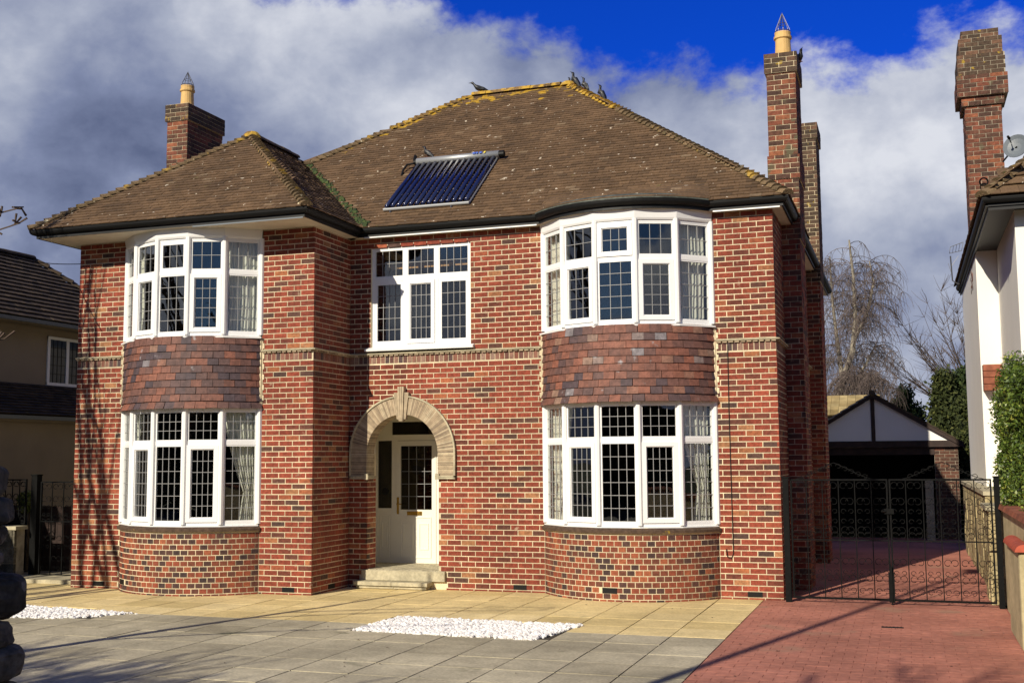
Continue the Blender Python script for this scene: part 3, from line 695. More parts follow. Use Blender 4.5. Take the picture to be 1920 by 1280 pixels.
m = MB(); F(m, -7.565, -7.53, 1.10, 1.36, c0=.01, c1=.018); m.tube([(-7.547*DK, YD-.02, dz(1.26)), (-7.547*DK, YD-.07, dz(1.26)), (-7.46*DK, YD-.075, dz(1.255))], .009, 8); m.build('door_handle', 'brass', dlo)
m = MB(); m.box(-8.47, -8.37, YR+.2, YD+.06, .2, 2.8); m.box(-6.42, -6.32, YR+.2, YD+.06, .2, 2.8); m.box(-8.37, -6.42, YR+.2, YD+.06, 2.76, 2.8)
m.box(-8.37, dx0-.006, YR+.2, YR+.29, .2, 2.76); m.box(dx1+.2, -6.42, YR+.2, YR+.29, .2, 2.76); m.box(-8.37, -6.42, YR+.2, YD+.06, .15, .268); m.build('porch_lining', 'cream', house)
steps = MB()
for (x0, x1, y0, z0, z1) in ((-8.02, -7.40, YR-.20, .012, .045), (-7.395, -6.86, YR-.20, .012, .045), (-8.05, -7.42, YR-.235, .055, .115), (-7.415, -6.83, YR-.235, .055, .115), (-8.00, -6.62, YR-.055, .118, .27)):
    steps.box(x0, x1, y0, YR+(.02 if z1 < .2 else .19), z0, z1)
steps.box(-7.98, -6.88, YR-.18, YR, 0, .10)
bend(steps.build('doorstep', 'stone', house), .006)
m = MB()
for i in range(15):
    for j in range(11): m.box(-8.3+i*.108, -8.3+i*.108+.1, YR+.0+j*.1, YR+.0+j*.1+.094, .27, .276+.001*((i+j) % 2), random.random())
m.build('threshold_tile', 'slabG', house)['kind'] = 'stuff'
# black cable on the right pier
m = MB(); m.tube([(-2.335, YR-.012, 3.5), (-2.34, YR-.012, 2.6), (-2.335, YR-.014, 1.5), (-2.33, YR-.012, .62), (-2.36, YR-.014, .55), (-2.41, YR-.014, .57), (-2.425, YR-.014, .68)], .0065, 5); m.build('cable', 'black', house)

# ------------------------------------------------------------------ eaves
TP = math.tan(R(38)); ZE = 5.55
GY, GL_, GX0, GX1, GXM = 15.97, 14.25, -12.82, -1.42, -7.95
Rg = arc(rb, rb['sag']-.07)[0]+.17; cyg = arc(rb, rb['sag']-.07)[1]
Ag = math.acos((cyg-GY)/Rg)
garc = [(rb['cx']+Rg*math.sin(-Ag+2*Ag*i/20), cyg-Rg*math.cos(-Ag+2*Ag*i/20)) for i in range(21)]
front = [(GXM, GY)]+garc+[(GX1, GY)]
path = [(GX0, YB+.3), (GX0, GL_), (GXM, GL_)]+front+[(GX1, YB+.35)]
def gutter(path, par=house):
    g = MB(); k = 8
    pr = [(-.055+.06*math.cos(math.pi+math.pi*i/k), 5.535+.075*math.sin(math.pi+math.pi*i/k)) for i in range(k+1)]
    pr = pr+[(.005, 5.545), (-.005, 5.545), (-.01, 5.52), (-.1, 5.52), (-.115, 5.535)]
    g.sweep(path, pr); return g.build('gutter', 'black', par)
gutter(path)
f = MB(); f.sweep(path, [(-.10, ZSOFF-.005), (-.075, ZSOFF-.005), (-.075, 5.555), (-.10, 5.555)]); f.build('fascia', 'fascia', house)
sf = MB(); inset = .098
sf.prism([(GX0+inset, YB+.3), (GX0+inset, GL_+inset), (GXM-inset, GL_+inset), (GXM-inset, YL+.1), (XL+.1, YL+.1), (XL+.1, YB+.3)][::1], ZSOFF, ZSOFF+.015)
sf.prism([(GXM-inset, YL+.1), (GXM-inset, GY+inset), (XM-.1, GY+inset+.3), (XM-.1, YL+.1)], ZSOFF, ZSOFF+.014)
sf.prism([(XM-.05, GY+inset), (XM-.05, YR+.1), (-5.0, YR+.1), (-5.0, GY+inset)][::-1], ZSOFF, ZSOFF+.015)
ga = [(rb['cx']+(Rg-.1)*math.sin(-Ag+2*Ag*i/20), cyg-(Rg-.1)*math.cos(-Ag+2*Ag*i/20)) for i in range(21)]
sf.prism(ga+[(-2.4, YR+.1), (-5.15, YR+.1)], ZSOFF+.002, ZSOFF+.016)
sf.prism([(-2.5, GY+inset), (GX1-inset, GY+inset), (GX1-inset, YR+.06), (-2.5, YR+.06)], ZSOFF+.0, ZSOFF+.013)
sf.prism([(XR-.05, YR+.06), (GX1-inset, YR+.06), (GX1-inset, YB+.3), (XR-.05, YB+.3)], ZSOFF, ZSOFF+.015)
sf.build('soffit', 'cream', house)
for (xa, xb, yy, mm) in ((GXM+.02, rb['cx']-1.3, GY+.09, 'white'), (rb['cx']+1.32, GX1-.12, GY+.09, 'white'), (-9.9, GXM-.1, GL_+.09, 'dish')):
    m = MB(); m.sweep([(xa, yy), (xb, yy)], [(0, ZSOFF-.024), (.012, ZSOFF-.024), (.012, ZSOFF-.002), (0, ZSOFF-.002)]); m.build('soffit_trim', mm, house)

# ------------------------------------------------------------------ roof
RZ = lambda y, y0=GY: ZE+(y-y0)*TP
RR = (-5.80, 20.35, RZ(20.35)); RL = (-7.72, 20.35, RZ(20.35)); AP = (-10.385, 14.25+2.435, ZE+2.435*TP)
VB = (GXM, GY, ZE); VT = (-10.176, 18.176, RZ(18.176)); LR = (-10.385, 18.385, ZE+2.435*TP)
BKr = (RR[0], YB+.35-4.3, RR[2])
rf = MB()
def rsheet(pts, drop=.03): rf.poly([(x, y, z-drop) for x, y, z in pts])
main_front = [VB, (GX1, GY, ZE), RR, RL, VT]
lw_front = [(GX0, GL_, ZE), (GXM, GL_, ZE), AP]
lw_right = [(GXM, GL_, ZE), VB, LR, AP]
right_pl = [(GX1, GY, ZE), (GX1, YB+.35, ZE), (RR[0], RR[1]+.9, RR[2]), RR]
for p_ in (main_front, lw_front, lw_right, right_pl): rsheet(p_)
rsheet([(GX0, YB+.35, ZE), (GX0, GL_, ZE), AP, LR, VT, RL, (RL[0], RL[1]+.9, RL[2])]); rsheet([(GX1, YB+.35, ZE), (GX0, YB+.35, ZE), (RL[0], RL[1]+.9, RL[2]), (RR[0], RR[1]+.9, RR[2])])
rsheet([RL, RR, (RR[0], RR[1]+.9, RR[2]), (RL[0], RL[1]+.9, RL[2])])
roof = rf.build('roof', 'tile', house)
TILES = []
def inpoly(x, y, P):
    c = False; n = len(P)
    for i in range(n):
        (x0, y0), (x1, y1) = P[i], P[(i+1) % n]
        if (y0 > y) != (y1 > y) and x < (x1-x0)*(y-y0)/(y1-y0)+x0: c = not c
    return c
def tile_plane(poly, e, up_, nrm, w_=.168, g=.1, hide=None, margin=.03, th=.021):
    o = Vector(poly[0]); e = Vector(e).normalized(); u = Vector(up_).normalized(); n = Vector(nrm).normalized()
    P = [((Vector(p)-o).dot(e), (Vector(p)-o).dot(u)) for p in poly]
    s0, s1 = min(p[0] for p in P), max(p[0] for p in P); t1 = max(p[1] for p in P)
    row = 0; t = -.02
    while t < t1:
        s = s0-w_+(w_/2 if row % 2 else 0)
        wav = .006*math.sin(row*1.7)
        while s < s1+w_:
            cx, cy_ = s+w_/2, t+g*.6
            if inpoly(cx, cy_, P) or inpoly(cx-w_*.4, cy_, P) or inpoly(cx+w_*.4, cy_, P):
                a0, a1 = s+.0015, s+w_-.0015; lift = th+random.uniform(0, .006); tw = random.uniform(-.003, .003)
                def Q(a, b, c): return tuple(o+e*a+u*b+n*c)
                tb = t+random.uniform(-.004, .004)
                pts = [Q(a0, tb, lift+tw), Q(a1, tb, lift-tw), Q(a1, tb+g*1.25, .006), Q(a0, tb+g*1.25, .006), Q(a0, tb, lift-.014+tw), Q(a1, tb, lift-.014-tw), Q(a1, tb+g*1.25, -.008), Q(a0, tb+g*1.25, -.008)]
                c = o+e*cx+u*cy_
                if not (hide and hide(c)):
                    d_ = c-CP; f_ = abs(d_.normalized().dot(n))
                    TILES.append((d_.length/max(.05, f_), pts, min(1, max(0, random.gauss(.5, .22)))))
            s += w_
        t += g; row += 1
S = math.sin(R(38)); Cc = math.cos(R(38))
hidebay = lambda c: False
tile_plane(main_front, (1, 0, 0), (0, Cc, S), (0, -S, Cc))
tile_plane(lw_front, (1, 0, 0), (0, Cc, S), (0, -S, Cc))
tile_plane(lw_right, (0, 1, 0), (-Cc, 0, S), (S, 0, Cc))
tile_plane(right_pl, (0, 1, 0), (-Cc, 0, S), (S, 0, Cc), hide=lambda c: c.y > 19.5)
# tiles swept out over the right bay
for r_ in range(7):
    k = r_/6.3; n_ = 17
    for i in range(n_):
        def pt(j, kk):
            a = -Ag+2*Ag*j/n_; x0, y0 = rb['cx']+(Rg+.01)*math.sin(a), cyg-(Rg+.01)*math.cos(a); x1, y1 = x0*.93+rb['cx']*.07, GY+.42
            return Vector((x0+(x1-x0)*kk, y0+(y1-y0)*kk, ZE+.015+(RZ(GY+.42)+.012-ZE)*(.85*kk+.15*kk*kk)))
        j0 = i+(.5 if r_ % 2 else 0); j1 = min(j0+1, n_)
        if j0 >= n_: continue
        p0, p1, p2, p3 = pt(j0, k), pt(j1, k), pt(j1, min(1.0, k+.2)), pt(j0, min(1.0, k+.2)); up2 = Vector((0, 0, 1))
        pts = [p0+up2*.018, p1+up2*.018, p2+up2*.004, p3+up2*.004, p0+up2*.002, p1+up2*.002, p2-up2*.03, p3-up2*.03]
        TILES.append(((p0-CP).length*2.4, [tuple(q) for q in pts], random.gauss(.5, .2)))
TILES.sort(key=lambda q: q[0]); rest = MB(); top_ = MB()
def licheny(p):
    x, y, z = p; dr_ = RR[2]-z
    hd = (x-GX1)+(y-GY)            # distance measure from the right hip (0 on it, negative inside)
    return (x > -8.3 and x < -4.2 and z > 8.0 and random.random() < 1-dr_/.42) or (y > 18.4 and abs((VT[0]-x)*-.8645+(VT[1]-y)) < .22 and random.random() < .4) 
for i, (d_, pts, t_) in enumerate(TILES):
    if licheny(pts[0]): top_.hexa(pts, t_); continue
    if i < 298: m = MB(); m.hexa(pts, t_); m.build('roof_tile', 'tile', roof)
    else: rest.hexa(pts, t_)
rest.build('roof_tiling', 'tile', roof)['kind'] = 'stuff'; top_.build('lichened_tiling', 'tiletop', roof)['kind'] = 'stuff'
lr_ = MB(); lr_.sweep([(p[0], p[1]) for p in garc], [(-.12, ZE+.06), (-.01, ZE-.005), (.012, ZE-.005), (.012, ZE+.012), (-.12, ZE+.085)]); lr_.build('lead_flashing', 'leadroof', roof)
def caps(p0, p1, step, rad, name, material, nrm=Vector((0, 0, 1)), lift=.035, flat=False, cap=True):
    p0, p1 = Vector(p0), Vector(p1); L = (p1-p0).length; d_ = (p1-p0)/L; side = d_.cross(nrm).normalized(); upv = side.cross(d_).normalized()
    n_ = int(L/step)
    for i in range(n_):
        m = MB(); a = p0+d_*(i*step); b = p0+d_*((i+1)*step+(.05 if not flat else -.008)); k = 7
        ra = rad*random.uniform(.95, 1.07); la = 0.012 if flat else lift; ring_a, ring_b = [], []
        for j in range(k+1):
            q = math.pi*j/k
            ring_a.append(a+side*math.cos(q)*ra+upv*(math.sin(q)*ra*.75+la-.03)); ring_b.append(b+side*math.cos(q)*ra*(.99 if flat else .8)+upv*(math.sin(q)*ra*(.75 if flat else .6)+(.012 if flat else 0)-.03))
        bb = len(m.v); m.v += [tuple(v) for v in ring_a+ring_b]; t_ = random.random()
        for j in range(k): m.f.append((bb+j, bb+j+1, bb+k+1+j+1, bb+k+1+j)); m.t.append(t_)
        m.f.append(tuple(range(bb, bb+k+1))[::-1]); m.t.append(t_*.4); m.f.append(tuple(range(bb+k+1, bb+2*k+2))); m.t.append(t_*.4)
        m.build(name, material, roof)
caps(RL, RR, .30, .115, 'ridge_tile', 'ridge', flat=True)
caps(AP, LR, .30, .11, 'ridge_tile', 'hip', flat=True)
hm = Vector((GX1, GY, ZE)).lerp(Vector(RR), .72); caps((GX1, GY, ZE), hm, .135, .10, 'hip_tile', 'hip'); caps(hm, RR, .135, .10, 'hip_tile', 'ridge')
hm = Vector(VT).lerp(Vector(RL), .5); caps(VT, hm, .135, .10, 'hip_tile', 'hip'); caps(hm, RL, .135, .10, 'hip_tile', 'ridge')
caps((GX0, GL_, ZE), AP, .135, .095, 'hip_tile', 'hip'); caps((GXM, GL_, ZE), AP, .135, .095, 'hip_tile', 'hip')
m = MB(); m.lathe((AP[0], AP[1]+.02, AP[2]-.04), [(.17, 0), (.15, .06), (.10, .11), (.03, .13)], 12); m.build('hip_cap', 'ridge', roof)
m = MB(); m.lathe((RR[0], RR[1], RR[2]-.04), [(.17, 0), (.14, .06), (.08, .10), (.02, .11)], 12); m.build('hip_cap', 'ridge', roof)
m = MB(); m.box(GXM-.17, GXM-.02, GL_+.02, GL_+.14, ZE-.01, ZE+.075); bend(m.build('hip_end_mortar', 'mortar', roof), .03)
# moss in the valley, lichen cushions on ridges
mo = MB()
for i in range(170):
    k = random.random()**1.2; x = VB[0]+(VT[0]-VB[0])*k+random.gauss(.0, .05)+.08; y = VB[1]+(VT[1]-VB[1])*k; z = RZ(y)+.03; s_ = random.uniform(.012, .035)
    mo.hexa([(x-s_, y-s_, z-.02), (x+s_, y-s_, z-.02), (x+s_*.6, y-s_*.6, z+s_*.6), (x-s_*.6, y-s_*.6, z+s_*.6), (x-s_, y+s_, z), (x+s_, y+s_, z), (x+s_*.6, y+s_*.6, z+s_*.6), (x-s_*.6, y+s_*.6, z+s_*.6)], random.random())
mo.build('moss', 'leafd', roof)['kind'] = 'stuff'

# ------------------------------------------------------------------ chimneys
def chimney(par, x0, x1, y0, y1, z0, z1, caps_, brickm='oldbrick', mort='oldmortar', faces='fr', single=False, name='chimney'):
    """caps_: list of (za, zb, out) corbelled courses"""
    core = MB(); bk = MB(); e = .006
    core.box(x0+e, x1-e, y0+e, y1, z0, z1-.003)
    def layer(za, zb, out, ph, dkm):
        X0, X1, Y0, Y1 = x0-out, x1+out, y0-out, y1+out
        if out: core.box(X0+e, X1-e, Y0+e, Y1-e, za, zb-.004)
        fr_ = [((X0, Y0), ux, nf, X1-X0)]
        if 'r' in faces: fr_.append(((X1, Y0), uy, nr, Y1-Y0))
        if 'l' in faces: fr_.append(((X0, Y1), (0, -1), (-1, 0), Y1-Y0))
        z = za; row = 0
        while z < zb-.02:
            zt_ = min(z+H, zb)
            for (o, d, n, L) in fr_:
                s = -BL+(BL/2 if (row+ph) % 2 else 0)
                while s < L:
                    a0, a1 = max(0, s), min(L, s+BL)
                    if a1-a0 > .03: dkm.fbox(o, d, n, a0+(.005 if a0 > 0 else 0), a1-(.005 if a1 < L else 0), z+.005, zt_-.005, -.03, random.uniform(-.002, .003), random.random())
                    s += BL
            z += H; row += 1
    hd = MB()
    zs = sorted(caps_)
    z = z0
    for (za, zb, out) in zs:
        if za > z: layer(z, za, 0, 0, bk)
        layer(za, zb, out, 1, hd if zb > z1-.6 else bk); z = zb
    if z < z1-.01: layer(z, z1, 0, 0, bk)
    ch = core.build(name, mort, par)
    bk.build('brickwork', brickm, ch)['kind'] = 'stuff'
    if hd.v: hd.build('chimney_head', 'darkbrick' if name == 'chimney' else 'darkbrick', ch)
    return ch
def pot(par, x, y, z, r_=.125, hgt=.42, spike=.34):
    p_ = MB(); p_.lathe((x, y, z-.03), [(r_*1.02, 0), (r_*1.0, .05), (r_*.93, hgt*.55), (r_*.92, hgt*.72), (r_*1.1, hgt*.76), (r_*1.1, hgt*.84), (r_*.97, hgt*.87), (r_*1.0, hgt), (r_*.8, hgt), (r_*.8, hgt-.15)], 18)
    p_.build('chimney_pot', 'pot', par, smooth=False)
    g = MB(); top = z-.03+hgt
    for k in range(9):
        a = 2*math.pi*k/9; g.tube([(x+r_*.9*math.cos(a), y+r_*.9*math.sin(a), top-.03), (x+r_*.86*math.cos(a), y+r_*.86*math.sin(a), top+.05), (x, y, top+spike)], .0045, 4)
    g.tube([(x+r_*.92*math.cos(2*math.pi*k/16), y+r_*.92*math.sin(2*math.pi*k/16), top+.02) for k in range(17)], .006, 4)
    g.tube([(x+r_*.5*math.cos(2*math.pi*k/16), y+r_*.5*math.sin(2*math.pi*k/16), top+spike*.45) for k in range(17)], .004, 4)
    g.build('bird_guard', 'steel', par)
fl = MB()
c1 = chimney(house, -1.82, -1.385, 17.5, 18.35, 5.2, 8.10, [(6.13, 6.50, .022), (7.79, 8.10, .03)], brickm='oldbrick', mort='mortar'); pot(c1, -1.575, 17.72, 8.10, .125, .42, .32)
fl.box(-1.86, -1.35, 17.46, 18.39, 8.10, 8.12)
b1 = chimney(house, XR-.02, -1.40, 17.5, 18.35, 0, 5.2, [], brickm='brick', mort='mortar', name='chimney_breast')
c2 = chimney(house, -1.80, -1.405, 22.0, 22.9, 5.2, 8.25, [(7.95, 8.25, .03)], brickm='darkbrick', mort='mortar')
b2 = chimney(house, XR-.02, -1.42, 22.0, 22.9, 0, 5.2, [], brickm='brick', mort='mortar', name='chimney_breast')
c3 = chimney(house, -12.75, -12.31, 17.6, 18.75, 5.2, 8.52, [(8.20, 8.52, .03)], brickm='oldbrick', mort='mortar'); pot(c3, -12.50, 17.85, 8.52, .125, .44, .28)
# old aerial bracket on the left flank
ae = MB(); ae.tube([(XL, 15.4, 5.02), (XL-.22, 15.35, 5.02), (XL-.22, 15.35, 5.2), ], .01, 5); ae.tube([(XL-.2, 15.35, 5.05), (XL-.2, 15.35, 4.72), (XL-.12, 15.35, 4.68), (XL-.08, 15.35, 4.75), (XL-.08, 15.35, 5.0)], .009, 5)
ae.build('aerial_bracket', 'steel', house)

# ------------------------------------------------------------------ ground, paving, drive
g = MB()
g.poly([(-300, -150, -.06), (300, -150, -.06), (300, 500, -.06), (-300, 500, -.06)]); tag(g.build('ground', 'grass'), kind='structure')
g = MB(); g.box(-60, 60, -9, 1.2, -.2, -.05); tag(g.build('road', 'asphalt'), kind='structure')
pv = MB(); pv.box(-16, -1.935, 1.2, 17.5, -.15, -.012); pv = tag(pv.build('paving', 'joint'), kind='structure')
XG0, YG0 = -1.935, 12.70
bed1 = (-6.135, -3.735, 12.1, 13.3); bed2 = (-12.735, -9.735, 12.1, 12.98)
bed2q = [(-12.7, 11.75), (-10.25, 11.95), (-9.45, 12.66), (-12.7, 13.0)]
slabs = []
for i in range(20):
    x1 = XG0-.6*i; x0 = x1-.6
    for j in range(-9, 6):
        y0 = YG0+.6*j; y1 = y0+.6
        if j >= 0 and False: continue
        cx, cy = (x0+x1)/2, (y0+y1)/2
        if bed1[0] < cx < bed1[1] and bed1[2] < cy < bed1[3]: continue
        pieces = [(x0, x1, y0, y1)]
        if bed2[0] < cx < bed2[1]:
            if j == -1: continue
            if j == 0: pieces = [(x0, x1, 12.98, y1)] if x1 < -9.8 else pieces
        for (a, b, c, d_) in pieces:
            if cy > 16.9: continue
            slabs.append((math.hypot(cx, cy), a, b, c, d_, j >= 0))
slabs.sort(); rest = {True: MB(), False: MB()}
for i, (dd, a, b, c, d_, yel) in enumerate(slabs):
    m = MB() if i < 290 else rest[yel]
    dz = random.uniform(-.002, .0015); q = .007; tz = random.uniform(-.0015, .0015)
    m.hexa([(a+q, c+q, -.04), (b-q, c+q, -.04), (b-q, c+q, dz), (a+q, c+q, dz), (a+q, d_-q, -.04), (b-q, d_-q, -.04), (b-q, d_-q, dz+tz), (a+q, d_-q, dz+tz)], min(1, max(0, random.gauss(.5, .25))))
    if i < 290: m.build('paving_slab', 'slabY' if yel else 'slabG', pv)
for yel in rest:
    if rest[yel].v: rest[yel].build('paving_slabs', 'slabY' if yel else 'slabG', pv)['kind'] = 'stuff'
dv = MB(); dv.box(-1.932, 1.12, 1.2, 29.2, -.15, -.004); dv = tag(dv.build('driveway', 'jointr'), kind='structure')
bl = []
for j in range(int((29-5)/.14)):
    y = 5+.14*j; s = -1.93-(.105 if j % 2 else 0)
    while s < 1.1:
        a, b = max(s, -1.93), min(s+.21, 1.1)
        if b-a > .04: bl.append((abs(y-8.6)+random.random()*.01+(0 if y > 8.4 else 30), a, b, y))
        s += .21
bl.sort(); rest = MB()
for i, (dd, a, b, y) in enumerate(bl):
    m = MB() if i < 296 else rest
    dz = random.uniform(-.001, .001); q = .002; m.box(a+q, b-q, y+q, y+.14-q, -.02, dz+.001, min(1, max(0, random.gauss(.5, .2))))
    if i < 296: m.build('paving_block', 'block', dv)
rest.build('paving_blocks', 'block', dv)['kind'] = 'stuff'
# white pebble beds
ico_v, ico_f = [], []
t_ = (1+5**.5)/2
for a in ((-1, t_, 0), (1, t_, 0), (-1, -t_, 0), (1, -t_, 0), (0, -1, t_), (0, 1, t_), (0, -1, -t_), (0, 1, -t_), (t_, 0, -1), (t_, 0, 1), (-t_, 0, -1), (-t_, 0, 1)): ico_v.append(Vector(a).normalized())
ico_f = [(0, 11, 5), (0, 5, 1), (0, 1, 7), (0, 7, 10), (0, 10, 11), (1, 5, 9), (5, 11, 4), (11, 10, 2), (10, 7, 6), (7, 1, 8), (3, 9, 4), (3, 4, 2), (3, 2, 6), (3, 6, 8), (3, 8, 9), (4, 9, 5), (2, 4, 11), (6, 2, 10), (8, 6, 7), (9, 8, 1)]
def pebbles(poly, n, label):
    mb = MB(); xs = [p[0] for p in poly]; ys = [p[1] for p in poly]
    k = 0
    while k < n:
        x, y = random.uniform(min(xs), max(xs)), random.uniform(min(ys), max(ys))
        if not inpoly(x, y, poly): continue
        k += 1; r_ = random.uniform(.014, .032); sc3 = Vector((r_*random.uniform(.8, 1.5), r_*random.uniform(.8, 1.3), r_*random.uniform(.6, .9)))
        e = Matrix.Rotation(random.uniform(0, 6.3), 3, 'Z') @ Matrix.Rotation(random.uniform(-.5, .5), 3, 'X'); b = len(mb.v); t = random.random(); z = -.012+random.uniform(0, .026)
        for v in ico_v:
            q = e @ Vector((v.x*sc3.x, v.y*sc3.y, v.z*sc3.z))*random.uniform(.9, 1.08); mb.v.append((x+q.x, y+q.y, z+q.z))
        for f_ in ico_f: mb.f.append(tuple(b+i for i in f_)); mb.t.append(t)
    o = mb.build('pebble_bed', 'pebble', smooth=False); tag(o, label, 'pebbles', kind='stuff')
    return o
pebbles([(-6.11, 12.12), (-3.9, 12.0), (-3.68, 13.2), (-6.05, 13.28)], 5200, 'bed of white pebbles set in the paving before the front door')
pebbles(bed2q, 4300, 'narrow bed of white pebbles at the left, before the left bay')
# flat step by the side gate, drain cover, fallen leaves
m = MB(); m.box(-15.2, -12.62, 15.35, 16.6, -.01, .06, .4); tag(m.build('stone_path', 'stone'), kind='structure')
m = MB(); m.box(-.36, -.12, 13.98, 14.06, .0, .006)
for k in range(6): m.box(-.355+k*.04, -.335+k*.04, 13.985, 14.055, .006, .009)
tag(m.build('drain_grate', 'darkhole'), 'small dark drain grate let into the red drive before the gate', 'drain')
lf = MB()
for k in range(70):
    x, y = (random.uniform(-1.9, 1.0), random.uniform(9, 15.8)) if k < 42 else (random.uniform(-7, -2), random.uniform(8.6, 15.4))
    a = random.uniform(0, 6.3); s_ = random.uniform(.008, .022); c, q = math.cos(a)*s_, math.sin(a)*s_
    lf.poly([(x-c, y-q, .006), (x+q*.6, y-c*.6, .014), (x+c, y+q, .008), (x-q*.6, y+c*.6, .012)], random.random())
tag(lf.build('fallen_leaves', 'twig'), 'scattered dry brown leaves lying on the paving and drive', 'leaves', kind='stuff')

# ------------------------------------------------------------------ wrought iron gates
def scroll(mb, cx, cz, r_, a0, a1, y, rad=.0055, spiral=.35, n=12):
    mb.tube([(cx+math.cos(a0+(a1-a0)*i/n)*r_*(1-spiral*i/n), y, cz+math.sin(a0+(a1-a0)*i/n)*r_*(1-spiral*i/n)) for i in range(n+1)], rad, 4)
def iron_gate(x0, x1, y, z0, z1, zm, crest, label, name='iron_gate', hinge=0):
    root = empty(name, ((x0+x1)/2, y, 0), label, 'gate', 'black wrought iron double gates across the drive' if hinge else None)
    m = MB(); e = .016
    m.box(x0, x1, y-e, y+e, z1-.022, z1); m.box(x0, x1, y-e, y+e, z0, z0+.025); m.box(x0, x1, y-.008, y+.008, zm-.008, zm+.008)
    m.box(x0, x0+.02, y-e-.001, y+e+.001, z0, z1); m.box(x1-.02, x1, y-e-.001, y+e+.001, z0, z1)
    m.build('gate_frame', 'iron', root)
    nb = 6
    for k in range(1, nb):
        x = x0+(x1-x0)*k/nb; m = MB(); m.box(x-.0065, x+.0065, y-.0065, y+.0065, z0+.02, z1-.01); m.build('gate_bar', 'iron', root)
    sc2 = MB(); hf = (x1-x0)/nb
    for k in range(nb):
        c = x0+hf*(k+.5)
        for (zz, r_) in ((z1-.09, .052), (z1-.30, .055), (z1-.43, .034), (z1-.56, .034), (z1-.68, .055), (zm+.07, .045), (zm-.28, .05), (zm-.42, .032), (z0+.28, .05), (z0+.12, .04)):
            for sx in (-1, 1):
                cx = c+sx*(hf*.5-r_-.012) if r_ > .04 else c+sx*.05
                if sx < 0: scroll(sc2, cx, zz, r_, math.pi*.0, math.pi*1.75, y, .0045)
                else: scroll(sc2, cx, zz, r_, math.pi, -math.pi*.75, y, .0045)
    if crest:                     # low scrolled cresting
        cm = crest
        for k in range(5):
            for sx in (-1, 1):
                xx = cm+sx*(.06+k*.085); scroll(sc2, xx, z1+.17-k*.035, .036, 0 if sx < 0 else math.pi, (1 if sx < 0 else 0)*math.pi*1.7-(0 if sx < 0 else .7*math.pi), y, .0045)
        for sx in (-1, 1): sc2.tube([(cm+sx*.5, y, z1), (cm+sx*.42, y, z1+.02), (cm+sx*.3, y, z1+.07), (cm+sx*.15, y, z1+.15), (cm, y, z1+.22)], .006, 4)
        pass
    sc2.build('scrollwork', 'iron', root)['kind'] = 'stuff'
    return root
gl_ = iron_gate(-1.53, -.268, 16.14, .05, 1.64, .83, -.95, 'left leaf of the black wrought iron drive gates, next to the brick corner', hinge=1)
gr_ = iron_gate(-.252, 1.01, 16.14, .05, 1.64, .83, .42, 'right leaf of the black wrought iron drive gates, next to the boundary wall', hinge=1)
m = MB(); m.box(-.30, -.225, 16.10, 16.135, .03, .42); m.box(-.27, -.25, 16.08, 16.10, .0, .5); m.build('drop_bolt', 'iron', gl_)
m = MB(); m.box(-.32, -.20, 16.10, 16.13, 1.18, 1.25); m.tube([(-.30, 16.09, 1.215), (-.36, 16.08, 1.215)], .014, 8); m.build('gate_latch', 'iron', gl_)
for (xa, xb, lab) in ((-1.625, -1.550, 'black square gate post against the brick corner of the house'), (1.035, 1.10, 'black square gate post against the yellow boundary wall')):
    m = MB(); m.box(xa, xb, 16.06, 16.15, 0, 1.66); m.box(xa-.01, xb+.01, 16.05, 16.16, 1.66, 1.675)
    o = m.build('gate_post', 'iron', at=((xa+xb)/2, 16.1, 0)); tag(o, lab, 'gate post', 'black gate posts of the drive')
# side gate on the left
sg = iron_gate(-13.95, -12.55, 16.0, .05, 1.62, .95, -12.85, 'black iron side gate with scrolled crest left of the house')
m = MB(); m.box(-14.12, -14.0, 15.95, 16.07, 0, 1.72); m.box(-14.13, -13.99, 15.94, 16.08, 1.72, 1.74); tag(m.build('gate_post', 'iron', at=(-14.06, 16, 0)), 'slim black post of the side gate left of the house', 'gate post')
sg2 = iron_gate(-15.2, -14.3, 16.05, .9, 1.66, 1.2, None, 'short black iron railing on the dark stone wall at left', name='iron_railing'); sg2['category'] = 'railing'
fence = empty('board_fence', (-13.6, 16.3, 0), 'dark boarded fence behind the side gate, in shadow', 'fence')
for k in range(22):
    x = -15.6+k*.15; m = MB(); m.box(x, x+.142, 16.6+.004*(k % 2), 16.62+.004*(k % 2), 0, 1.18+random.uniform(-.01, .01)); m.build('fence_board', 'timber', fence)
m = MB(); m.box(-15.6, -12.5, 16.62, 16.66, .3, .36); m.box(-15.6, -12.5, 16.62, 16.66, .95, 1.01); m.build('fence_rail', 'timber', fence)['kind'] = 'stuff'

